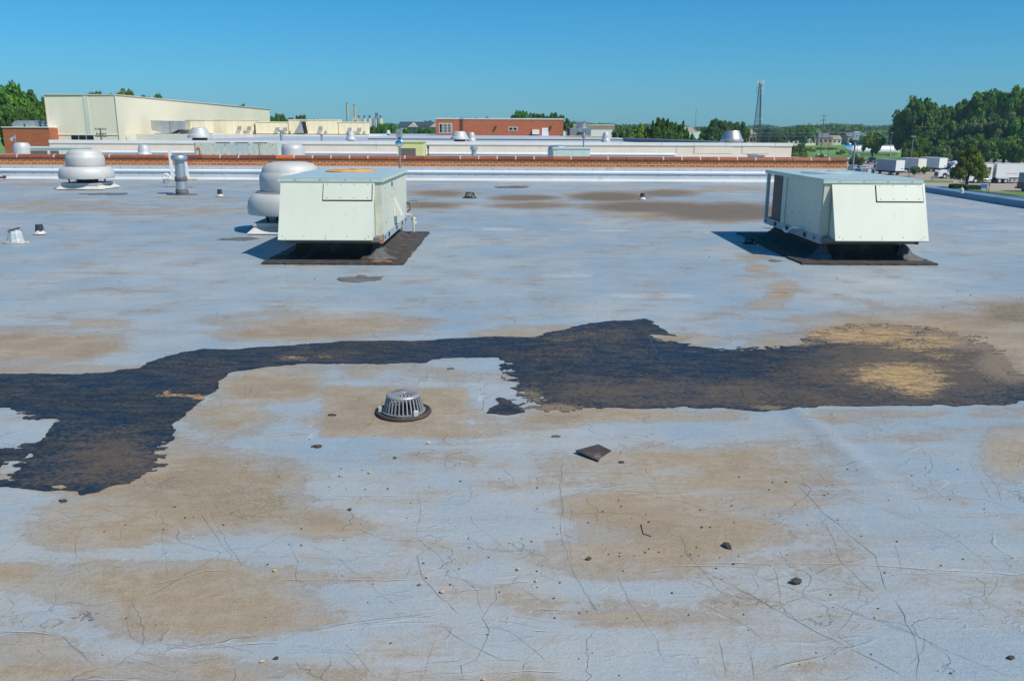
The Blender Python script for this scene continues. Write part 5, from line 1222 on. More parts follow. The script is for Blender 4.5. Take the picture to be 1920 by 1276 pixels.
def house(name, label, x0, x1, ye, yr, Y, wall, roof_, depth=9, hip=False, wins=3, gable=None, group='far houses'):
    a_ = at(x0, ye, Y); b_ = at(x1, ye, Y); W = b_.x-a_.x; ze = a_.z-GZ; zr_ = at(x0, yr, Y).z-GZ
    t = thing(name, label, 'house', (a_.x, Y, GZ), 0, group)
    MB().box(0,0,0,W,depth,ze).build('wall', M[wall], t)
    ins = W*.18 if hip else 0
    v = [(-.4,-.4,ze),(W+.4,-.4,ze),(W+.4,depth+.4,ze),(-.4,depth+.4,ze),(ins-.4*(not hip),depth/2,zr_),(W-ins+.4*(not hip),depth/2,zr_)]
    MB().add(v, [(0,1,5,4),(1,2,5),(2,3,4,5),(3,0,4),(3,2,1,0)]).build('roof', M[roof_], t)
    for i in range(wins):
        u = W*(i+.5)/wins; MB().box(u-.7,-.06,ze*.45,u+.7,-.002,ze*.75).build('window', M['glass'], t)
    if gable:
        for u in gable:
            MB().prismy([(W*u-2.6,ze-.3),(W*u+2.6,ze-.3),(W*u,ze+(zr_-ze)*.78)], -1.2, depth/2).build('gable', M['housew'], t)
    return t
house('long_house', 'long building with dark blue-grey roof and pale gables left of the red penthouse', 748, 818, 237, 228, 430, 'housew', 'shingle', 16, False, 8, (.38,.97), None)
fbox('warehouse', 'long white warehouse with tan upper band right of the cooling tower', 'building', 1056, 1152, 235.5, 330, 30, 'tanroof', 'beige', None, [(0,.98,.52,.86,'white','panel_band'),(.1,.96,.2,.46,'white','lower_band')])
fbox('store_building', 'low white building beyond the conifers', 'building', 1281, 1318, 247.5, 420, 12, 'white', 'offwhite', None, [(.1,.9,.2,.6,'glass','window')])
fbox('grey_bin', 'small grey-green box structure behind the blue-green tree', 'tank', 1183, 1191, 245, 240, 3, 'mint_top')
house('far_house', 'tan house with steep roof between the conifers and the big round tree', 1283, 1306, 249, 238, 520, 'tanroof', 'tanroof', 14, True, 3)
house('far_house', 'tan brick house at the foot of the lattice tower', 1393, 1419, 252, 242, 520, 'tanroof', 'tanroof', 14, True, 4)
hs = [(1472,1497,262,256,'housew','tanroof'),(1498,1512,262,257,'housew','greyroof'),(1512,1530,262,257,'beige','tanroof'),(1535,1562,258,250,'tanroof','greyroof'),(1553,1578,261,254,'housew','tanroof'),(1540,1572,252,243,'greyroof','greyroof'),(1590,1625,256,249,'tanroof','greyroof'),(1575,1588,252,248,'white','white'),(1598,1618,250,247,'white','greyroof'),(1430,1446,263,258,'housew','greyroof')]
hl_ = ['tan-roofed house at the left of the far row','small grey-roofed house in the far row','little beige house in the far row left of the tall pole','wide grey-roofed house right of the tall pole','pale house with tan roof left of the right-hand post','big dark-roofed building rising behind the far row','long grey-roofed building right of the right-hand post','small white block behind the right-hand post box','low white-walled building right of the post box','small pale house at the left end of the field']
for i, (a2, b2, e2, r2_, w_, rf) in enumerate(hs): house('far_house', hl_[i], a2, b2, e2, r2_, 560+i*9+(60 if i in (5,7,8) else 0), w_, rf, 10, i % 2 == 1, 3)
house('far_house', 'reddish house half hidden beside the dark wood', 1676, 1688, 263, 259, 470, 'tanroof', 'rustlight', 10, True, 2)
# lattice tower
Yw = 430; q = at(1420,262,Yw); tw_ = thing('lattice_tower', 'tall tapering lattice tower with white antennas on top', 'tower', (q.x, Yw, GZ)); ht = at(1425,153,Yw).z-GZ
m = MB(); top_x = at(1426,155,Yw).x-q.x
def tp_(k, f_): 
    a2 = 2*pi*k/3+.6; r = 2.3*(1-f_)**1.1+.45; return Vector((r*cos(a2)+top_x*f_*.9, r*sin(a2), ht*f_))
NS = 26
for k in range(3): m.tube([tp_(k, i/NS) for i in range(NS+1)], .17, 5)
for i in range(NS):
    for k in range(3):
        m.tube([tp_(k, i/NS), tp_((k+1) % 3, (i+1)/NS)], .08, 4); m.tube([tp_(k, i/NS), tp_((k+1) % 3, i/NS)], .05, 4)
m.build('lattice', M['dark'], tw_)
an = MB()
for f_ in (.985, .90, .84):
    c = tp_(0, f_); cx = top_x*f_*.9
    for k in range(7 if f_ > .95 else 4):
        a2 = 2*pi*k/7; an.box(cx+1.5*cos(a2)-.15, 1.5*sin(a2)-.15, ht*f_-.8, cx+1.5*cos(a2)+.15, 1.5*sin(a2)+.15, ht*f_+1.0)
    an.tube([(cx-1.5,0,ht*f_),(cx+1.5,0,ht*f_)], .08, 4)
an.tube([(top_x*.4-1.6,0,ht*.46),(top_x*.4+1.8,0,ht*.46)], .12, 4).box(top_x*.4+1.6,-.2,ht*.45,top_x*.4+2.1,.2,ht*.475)
an.build('antennas', M['metalwhite'], tw_)
q = at(1303,250,900); ms = thing('radio_mast', 'very thin guyed mast far away left of the lattice tower', 'mast', (q.x, 900, GZ)); MB().cyl(0,0,0,at(1302.5,201,900).z-GZ,.32,.2,5).build('mast', M['pole'], ms)

def upole(x, yt, yb, Y, label, r=.16, arms=1, base=None):
    q = at(x, yb, Y); t = thing('utility_pole', label, 'utility pole', (q.x, Y, GZ), 0, 'utility poles across the field'); h = at(x, yt, Y).z-GZ
    MB().cyl(0,0,0,h,r,r*.7,8).build('pole', M['woodpole'], t)
    m = MB()
    for k in range(arms): m.box(-1.1,-.06,h-.6-k*1.5,1.1,.06,h-.45-k*1.5)
    for k in range(3): m.cyl(-.9+k*.9,0,h-.45,h-.2,.07,.05,6)
    m.build('crossarm', M['woodpole'], t); return t, Vector((q.x, Y, GZ+h-.3))
U = [upole(1539.5,215,282,330,'tallest timber pole standing in the green field',.2,3)[1], upole(1458,241,271,430,'pole at the right of the dark field tree',.16)[1], upole(1466,243,262,480,'shorter pole behind the dark field tree',.12)[1], upole(1351,238,262,330,'pole in front of the big round tree',.16)[1],
     upole(1552,244,295,290,'slim pole with a lamp head right of the tallest timber pole',.12)[1], upole(1443,249,270,420,'thin pole above the field near the tower',.08)[1]]
LX = at(1180,240,330); RX = at(1760,236,330)
for i, (x0,y0,x1,y1,Y,lb) in enumerate([(1190,244.5,1760,243,329,'upper pale power line sagging across the right distance'),(1190,249,1760,250,331,'middle power line across the right distance'),(1390,233,1700,222,330,'high thin power line reaching the tallest pole'),(1350,241,1543,226,332,'thin power line between the round tree and the tallest pole')]):
    a2 = at(x0,y0,Y); b2 = at(x1,y1,Y); pts = []
    for k in range(13): t_ = k/12; pts.append(a2.lerp(b2,t_)-Vector((0,0,1.2*4*t_*(1-t_))))
    tag(MB().tube(pts, .035, 4).build('power_line', M['pole']), lb, 'power line')

# light poles in the lot
def lamp(x, yt, yb, label, head=1):
    g_ = GG(x, yb); Y = g_.y; t = thing('lot_lamp', label, 'lamp post', (g_.x, Y, GZ), 0, 'lamp posts in the parking lot'); h = at(x, yt, Y).z-GZ
    MB().cyl(0,0,0,h,.11,.07,8).build('pole', M['pole'], t); MB().box(-.5,-.2,h-.05,.5,.2,h+.12).cyl(0,0,h-.15,h-.05,.1,.1,6).build('lamp_head', M['galv'], t)
    return t
for x, yt, yb, lb in [(1605,251,303,'lamp post in front of the left half of the white tank'),(1667,249,304,'lamp post in front of the right end of the white tank'),(1704,256,332,'nearest tall lamp post in front of the box trucks'),(1660,256,292,'thin lamp post beside the tree hiding the tank'),(1768,256,302,'lamp post before the dark wood left of the semi truck'),(1795,250,300,'lamp post just above the semi truck'),(1918,279,312,'lamp post at the right picture edge')]:
    lamp(x, yt, yb, lb)

# ------------------------------------------------------------------ tank, vehicles, lot furniture
Yk = GG(1637,292).y; a_ = at(1588,281,Yk); b_ = at(1687,283,Yk); Lk = b_.x-a_.x; rk = 8.2*Yk/F
tk = thing('storage_tank', 'long white cylindrical storage tank with round ends beyond the lot', 'tank', (a_.x, Yk, GZ)); zk_ = (a_.z+b_.z)/2-GZ
pr = [(0,-0.01)]; m = MB(); n = 24; v = []; st_ = [(0,.02),(.25,.45),(.7,.75),(1.4,.95),(2.2,1)]; xs_ = [(s_, r_) for s_, r_ in st_]+[(Lk-s_, r_) for s_, r_ in reversed(st_)]
for s_, r_ in xs_:
    for i in range(n): v.append((s_, rk*r_*cos(2*pi*i/n), zk_+rk*r_*sin(2*pi*i/n)))
m.add(v, [(j*n+i, j*n+(i+1)%n, (j+1)*n+(i+1)%n, (j+1)*n+i) for j in range(len(xs_)-1) for i in range(n)]).build('shell', M['tank'], tk, smooth=True)
for u in (.2,.8): MB().box(Lk*u-.3,-rk*.8,0,Lk*u+.3,rk*.8,zk_-rk*.55).build('saddle', M['conc'], tk)
MB().tube([(Lk*.1,0,zk_+rk+.25),(Lk*.95,0,zk_+rk+.25)], .05, 5).cyl(Lk*.5,0,zk_+rk-.05,zk_+rk+.4,.3,.3,10).build('top_pipe', M['metalwhite'], tk)

def wheel(par, x, y, r, w=.28, rimmat='offwhite'):
    t_ = MB().cyly(0,-w/2,w/2,0,r,18).build('wheel', M['tyre'], par, loc=(x,y,r)); MB().cyly(0,-w/2-.012,-w/2-.001,0,r*.55,14).cyly(0,w/2+.001,w/2+.012,0,r*.55,14).build('rim', M[rimmat], t_)
def box_truck(gx_, gy_, rot, label, side='truckgrey', rear='white', L=6.2, Hh=2.5):
    g_ = GG(gx_, gy_); t = thing('box_truck', label, 'box truck', (g_.x, g_.y, GZ), rot, 'box trucks parked in a row')
    # front toward -x
    MB().box(0,-1.2,.95,L,1.2,.95+Hh).build('cargo_box', M[side], t, bevel=.03)
    MB().box(L+.002,-1.16,1.0,L+.03,1.16,.9+Hh).build('rear_door', M[rear], t); MB().box(L+.002,-1.2,.9+Hh,L+.05,1.2,.95+Hh).box(L+.0,-1.25,.6,L+.1,1.25,.92).build('rear_frame', M['dark'], t)
    MB().box(-.3,-.5,.55,L,.5,.95).build('chassis', M['black'], t)
    cab = MB().prismy([(-2.1,.6),(-2.15,1.25),(-1.35,1.45),(-.95,2.25),(-.15,2.3),(-.15,.6)], -1.05, 1.05).build('cab', M['white'], t, bevel=.05)
    MB().prismy([(-1.33,1.48),(-.98,2.15),(-.45,2.15),(-.45,1.45)], -1.06, 1.06).build('side_window', M['glass'], cab)
    MB().add([(-1.37,-.95,1.5),(-1.37,.95,1.5),(-1.0,.9,2.2),(-1.0,-.9,2.2)], [(0,1,2,3)]).build('windscreen', M['glass'], cab)
    for y in (-.8,.8): MB().cyl(-2.16,y,.85,1.05,.09,.09,8).build('headlight', M['metalwhite'], cab)
    for x in (-1.35, L*.72):
        for y in (-1.0,1.0): wheel(t, x, y, .46)
    MB().box(L+.035,.3,1.35,L+.04,.9,1.6).build('door_sign', M['truckgrey'], t)
    return t
box_truck(1650,326,radians(-75),'grey-sided box truck with open dark tail, leftmost of the parked row','truckgrey','white',6.6)
box_truck(1692,322,radians(-75),'pale box truck with beige rear doors in the middle of the row','metalwhite','beigelt',6.6)
box_truck(1730,320,radians(-75),'box truck with white rear door and dark underside, rightmost of the row','metalwhite','white',6.8)

def tractor(gx_, gy_, rot, label, trailer=False, s=1.0):
    g_ = GG(gx_, gy_); t = thing('semi_truck', label, 'semi truck', (g_.x, g_.y, GZ), rot, 'white semi trucks'); t.scale = (s,s,s)
    MB().prismy([(-.15,.55),(-.2,1.3),(.15,1.62),(1.55,1.95),(1.9,1.95),(1.9,.75),(1.7,1.15),(1.3,1.3),(.9,1.15),(.75,.7),(.7,.45),(-.1,.4)], -1.15, 1.15).build('bonnet', M['white'], t, bevel=.08)
    MB().box(-.24,-.75,.7,-.14,.75,1.45).build('grille', M['dark'], t); MB().box(-.35,-1.2,.3,-.0,1.2,.62).build('bumper', M['galv'], t, bevel=.05)
    for y in (-.95,.95): MB().box(-.19,y-.16,1.0,.05,y+.16,1.22).build('headlight', M['metalwhite'], t)
    cab = MB().prismy([(1.9,.75),(1.9,1.95),(2.5,2.75),(2.9,3.05),(3.3,3.75),(4.0,3.95),(4.55,3.95),(4.55,.75)], -1.2, 1.2).build('cab', M['white'], t, bevel=.06)
    MB().prismy([(2.15,1.95),(2.62,2.62),(3.35,2.62),(3.35,1.9)], -1.215, 1.215).build('side_window', M['glass'], cab)
    MB().add([(1.93,-1.0,2.02),(1.93,1.0,2.02),(2.45,.95,2.72),(2.45,-.95,2.72)], [(0,1,2,3)]).build('windscreen', M['glass'], cab)
    MB().prismy([(2.35,2.75),(2.98,3.12),(2.9,3.0),(2.35,2.65)], -1.0, 1.0).build('sun_visor', M['glass'], cab)
    MB().box(3.4,-1.225,2.85,4.2,-1.205,3.3).build('sleeper_window', M['glass'], cab)
    MB().cyl(4.7,-.95,1.0,3.7,.09,.09,8).build('exhaust_stack', M['galv'], t)
    MB().cylx(2.2,3.9,-1.05,.75,.36,14).build('fuel_tank', M['galv'], t, smooth=True)
    MB().box(.6,-.45,.6,8.2,.45,.95).build('frame', M['black'], t); MB().box(2.0,-1.15,.35,4.4,-.98,.5).build('step', M['metalwhite'], t)
    for y in (-1.0,1.0):
        wheel(t, 1.3, y, .52); wheel(t, 6.2, y, .52, .5); wheel(t, 7.5, y, .52, .5)
        MB().prismy([(5.5,1.05),(5.9,1.2),(7.8,1.2),(8.2,1.05),(8.2,1.0),(5.5,1.0)], y-.3, y+.3).build('mudguard', M['white'], t)
    for y in (-1.35,1.35): MB().box(2.1,y-.06,1.95,2.25,y+.06,2.55).build('mirror', M['dark'], t)
    if trailer:
        tr_ = thing('semi_trailer', trailer, 'trailer', (g_.x, g_.y, GZ), rot); tr_.scale = (s,s,s)
        MB().box(5.3,-1.28,1.3,21,1.28,4.1).build('body', M['trailer'], tr_); MB().box(5.25,-1.3,4.02,21,1.3,4.12).box(5.3,-1.3,1.22,21,1.3,1.34).build('rails', M['metalwhite'], tr_)
        MB().box(9.4,-1.0,.2,9.6,-.8,1.25).box(9.4,.8,.2,9.6,1.0,1.25).box(9.2,-1.05,.1,9.8,-.75,.2).build('landing_gear', M['galv'], tr_)
        MB().box(5.29,-1.1,1.6,5.3,1.1,3.8).build('bulkhead', M['mint_top'], tr_); MB().box(7,-1.2,1.0,20,1.2,1.22).build('underframe', M['black'], tr_)
        for x in (18.2,19.5):
            for y in (-1.0,1.0): wheel(tr_, x, y, .52, .5)
        MB().box(7.5,-1.292,2.0,9.6,-1.284,2.1).build('side_marking', M['rustlight'], tr_)
    return t
tractor(1756,334.5,radians(-3),'white sleeper-cab semi truck without trailer, facing left, half hidden by the lot tree', False, .93)
tractor(1812,343,radians(-1),'white semi truck mostly hidden behind the lot tree, coupled to the long trailer', 'long plain white semi trailer with boxy side at the right picture edge', .93)
def car(gx_, gy_, rot, label, body='silver', kind='suv', s=1.0, group='cars parked in the lot'):
    g_ = GG(gx_, gy_); t = thing('parked_car', label, 'car', (g_.x, g_.y, GZ), rot, group); t.scale = (s,s,s)
    hh = 1.75 if kind == 'suv' else 1.42
    prof = [(-2.3,.4),(-2.35,.75),(-2.2,.95),(-1.15,1.05),(2.15,1.05),(2.35,.9),(2.35,.4)] 
    MB().prismy(prof, -.92, .92).build('body', M[body], t, bevel=.09)
    roof_ = [(-1.15,1.05),(-.45,hh-.03),(-.2,hh),(1.5 if kind == 'suv' else .9,hh),(1.75 if kind == 'suv' else 1.1,hh-.05),(2.2 if kind == 'suv' else 1.9,1.05)]
    MB().prismy(roof_, -.78, .78).build('cabin', M[body], t, bevel=.06)
    wr = [(-.95,1.1),(-.38,hh-.12),(1.45 if kind == 'suv' else .85,hh-.12),(1.85 if kind == 'suv' else 1.5,1.1)]
    MB().prismy(wr, -.79, .79).build('side_glass', M['glass'], t)
    MB().add([(-1.12,-.68,1.1),(-1.12,.68,1.1),(-.5,.62,hh-.1),(-.5,-.62,hh-.1)], [(0,1,2,3)]).build('windscreen', M['glass'], t)
    e = (2.2,1.78) if kind == 'suv' else (1.92,1.12)
    MB().add([(e[0]+.02,-.66,1.12),(e[0]+.02,.66,1.12),(e[1]+.04,.6,hh-.14),(e[1]+.04,-.6,hh-.14)], [(3,2,1,0)]).build('rear_window', M['glass'], t)
    for y in (-.7,.7): MB().box(-2.37,y-.18,.72,-2.28,y+.18,.88).build('headlight', M['white'], t); MB().box(2.30,y-.14,.75,2.37,y+.14,.92).build('tail_light', M['rust'], t)
    for x in (-1.45,1.45):
        for y in (-.85,.85): wheel(t, x, y, .36, .22, 'galv')
    return t
car(1580,317,radians(70),'dark SUV just beyond the right end of the brick wall','navy','suv',1.0)
car(1600,320,radians(80),'silver car behind the blue railing, left of the pair','silver','sedan')
car(1616,321,radians(80),'silver car behind the blue railing, right of the pair','silver','sedan')
car(1634,307,radians(60),'dark SUV with white bonnet parked above the box trucks','navy','suv',1.15)
car(1599,302,radians(10),'white car mostly hidden behind the small yellowing tree','white','sedan')
for i, (x,y,lb) in enumerate([(1489,291,'white car at the left end of the verge'),(1535,294.5,'pale green car left of the slim pole base'),(1546,295,'pale car right of the slim pole base')]): car(x,y,radians(85),lb,['white','mint','silver'][i],'sedan',.85,'cars beyond the brick wall')
car(1430,266.8,0,'tiny white van on the far road left of the field tree','white','suv',1.3,'far cars'); car(1516,268,0,'tiny dark car on the far road before the far houses','navy','suv',1.3,'far cars')
# van at the right edge
g_ = GG(1912,359); vn = thing('delivery_truck', 'white and navy delivery truck cut by the right picture edge', 'truck', (g_.x, g_.y, GZ), radians(-5))
MB().box(0,-1.1,1.5,6,1.1,3.15).build('box', M['truckgrey'], vn, bevel=.04); MB().box(-.1,-1.12,.55,6,1.12,1.5).build('lower_body', M['navy'], vn, bevel=.04)
for x in (1.1,4.6):
    for y in (-.95,.95): wheel(vn, x, y, .45)
MB().box(-.45,-1.05,.5,-.11,1.05,.75).build('bumper', M['dark'], vn)
# blue railing, blue stand, hedge bits, posts
p0 = GG(1590,323.5); p1 = GG(1627,323.5); rl = thing('blue_railing', 'low blue railing with many posts in front of the silver cars', 'railing', (p0.x, p0.y, GZ)); Lr = p1.x-p0.x
MB().box(0,-.05,.85,Lr,.05,1.0).build('top_rail', M['rail_blue'], rl)
for k in range(9): MB().box(Lr*k/8-.05,-.04,0,Lr*k/8+.05,.04,.85).build('post', M['rail_blue'], rl)
p0 = GG(1838,359.5); bs = thing('blue_stand', 'small bright blue stand on two legs right of the hedge', 'stand', (p0.x, p0.y, GZ), radians(-12))
MB().box(0,0,.55,1.0,.08,1.25).build('board', M['rail_blue'], bs)
for x in (0,.9): MB().box(x,-.02,0,x+.1,.1,.55).build('leg', M['rail_blue'], bs)
def hpost(x, yt, yb, label):
    g_ = GG(x, yb); h = at(x, yt, g_.y).z-GZ; t = thing('marker_post', label, 'post', (g_.x, g_.y, GZ), 0, 'short posts in the lot'); MB().cyl(0,0,0,h,.05,.05,8).build('post', M['dark'], t); MB().box(-.12,-.03,h,.12,.03,h+.22).build('plate', M['dark'], t)
hpost(1853,347,363,'short dark post right of the blue stand'); hpost(1747,333,342,'short dark post in the lot left of the lot tree'); hpost(1800,336,341,'short thin post before the hidden semi truck')
# ------------------------------------------------------------------ trees
def crown_mesh(name, seed, rx, ry, rz, nlobe, nleaf, size, kind='round', lobe=.36, tsk=1.0):
    """leaf quads scattered on many lobes; origin at the crown's base centre"""
    r = np.random.RandomState(seed); V = []; T = []
    lobes = []
    for i in range(nlobe):
        u = r.rand()*2-1; th = r.rand()*2*pi; q = sqrt(1-u*u); k = .45+.5*r.rand()
        if kind == 'round': c = np.array([q*cos(th)*rx*k, q*sin(th)*ry*k, rz+u*rz*k*.9])
        elif kind == 'cone':
            h_ = r.rand()**1.15; w = (1-h_)**.75*.85+.06; c = np.array([cos(th)*rx*w*k*1.1, sin(th)*ry*w*k*1.1, rz*2*h_*.93])
        elif kind == 'pine':
            b_i = i % 17; az_ = b_i*2.4; h_ = .02+.80*b_i/17; ln_ = 1-h_*.72; kk = r.rand()**.7; c = np.array([cos(az_)*rx*ln_*kk, sin(az_)*ry*ln_*kk, rz*2*(h_*.72+.30*kk*ln_)])
        lr = min(rx, rz)*lobe*(.65+.7*r.rand())
        if kind == 'cone': lr *= (1.15-.75*c[2]/(2*rz))
        lobes.append((c, lr, r.rand()))
    per = nleaf//nlobe; 
    for c, lr, lt in lobes:
        d = r.normal(size=(per,3)); d /= np.linalg.norm(d, axis=1)[:,None]+1e-9
        rad = lr*(.55+.5*r.rand(per)); sq = np.array([1.05,1.05,.8]) if kind != 'pine' else np.array([.75,.75,1.25])
        P = c+d*rad[:,None]*sq
        nrm = d+r.normal(size=(per,3))*.75+np.array([0,0,.35]); nrm /= np.linalg.norm(nrm, axis=1)[:,None]
        a_ = np.cross(nrm, r.normal(size=(per,3))); a_ /= np.linalg.norm(a_, axis=1)[:,None]+1e-9; b_ = np.cross(nrm, a_)
        s_ = size*(.55+.8*r.rand(per))[:,None]
        V.append(np.stack([P-a_*s_*.5-b_*s_*.32, P+a_*s_*.5-b_*s_*.22, P+a_*s_*.42+b_*s_*.35, P-a_*s_*.46+b_*s_*.28], 1).reshape(-1,3))
        T.append(np.clip(.25+.35*lt+.4*r.rand(per)+.0*d[:,2], 0, 1))
    V = np.concatenate(V); T = np.concatenate(T); nf = len(T)
    me = bpy.data.meshes.new(name); me.vertices.add(len(V)); me.vertices.foreach_set('co', V.ravel())
    me.loops.add(nf*4); me.loops.foreach_set('vertex_index', np.arange(nf*4, dtype=np.int32))
    me.polygons.add(nf); me.polygons.foreach_set('loop_start', np.arange(0, nf*4, 4, dtype=np.int32)); me.update(calc_edges=True)
    at_ = me.attributes.new('tint', 'FLOAT', 'FACE'); at_.data.foreach_set('value', T.astype(np.float32))
    return me
CM = {}
for k in range(4): CM['round%d' % k] = crown_mesh('crown', 20+k, 1, 1, .5, 60, 11000, .085, 'round', .30)
for k in range(2): CM['cone%d' % k] = crown_mesh('crown', 30+k, 1, 1, .5, 55, 8000, .085, 'cone', .38)
for k in range(2): CM['pine%d' % k] = crown_mesh('crown', 40+k, 1, 1, .5, 75, 9000, .075, 'pine', .17)
for k in range(2): CM['small%d' % k] = crown_mesh('crown', 50+k, 1, 1, .5, 26, 2600, .13, 'round', .34)
CM['lot'] = crown_mesh('crown', 61, 1, 1, .5, 70, 9000, .085, 'cone', .40)
MATV = {}
def with_mat(key, mat):
    if (key, mat) not in MATV:
        me = CM[key].copy(); me.materials.clear(); me.materials.append(M[mat]); MATV[(key, mat)] = me
    return MATV[(key, mat)]
def trunk_mesh(seed):
    r = random.Random(seed); m = MB(); pts = [(0,0,0)]
    for i in range(1,6): pts.append((r.uniform(-.02,.02)*i, r.uniform(-.02,.02)*i, i*.2))
    m.tube(pts, [.05,.042,.036,.03,.022,.012], 8)
    for k in range(5):
        a_ = r.uniform(0,6.28); z = r.uniform(.35,.6); m.tube([(0,0,z),(.16*cos(a_),.16*sin(a_),z+.14),(.34*cos(a_),.34*sin(a_),z+.30)], [.026,.018,.007], 6)
    me = bpy.data.meshes.new('trunk'); me.from_pydata(m.v, [], m.f); me.materials.append(M['bark']); return me
TM = [trunk_mesh(i) for i in range(3)]
TRN = [0]
def tree(cx, yt, hw, Y, key='round', mat='leaf', label='', name='tree', base=.16, group=None, asp=1.0, gz=GZ):
    TRN[0] += 1; r = random.Random(TRN[0]*13)
    q = at(cx, yt, Y); h = q.z-gz; w = hw*Y/F
    t = thing(name, label, 'tree' if name != 'bush' else 'bush', (q.x, Y, gz), 0, group)
    kk = key+str(r.randrange({'round':4,'cone':2,'pine':2,'small':2}[key])) if key != 'lot' else 'lot'
    c = bpy.data.objects.new('crown', with_mat(kk, mat)); SC.collection.objects.link(c); c.parent = t
    ch = h*(1-base)*.97
    if key == 'pine': ch = min(ch, 2.1*w)
    if key in ('round','small'): ch = min(ch, 2.1*w)
    c.location = (0,0,h-ch); c.scale = (w*1.0, w*asp, ch); c.rotation_euler = (0,0,r.uniform(0,6.28))
    if name != 'bush':
        k = bpy.data.objects.new('trunk', TM[TRN[0] % 3]); SC.collection.objects.link(k); k.parent = t; k.scale = (min(h*.8,w*1.6), min(h*.8,w*1.6), h*.85)
    return t
R_ = 'round'
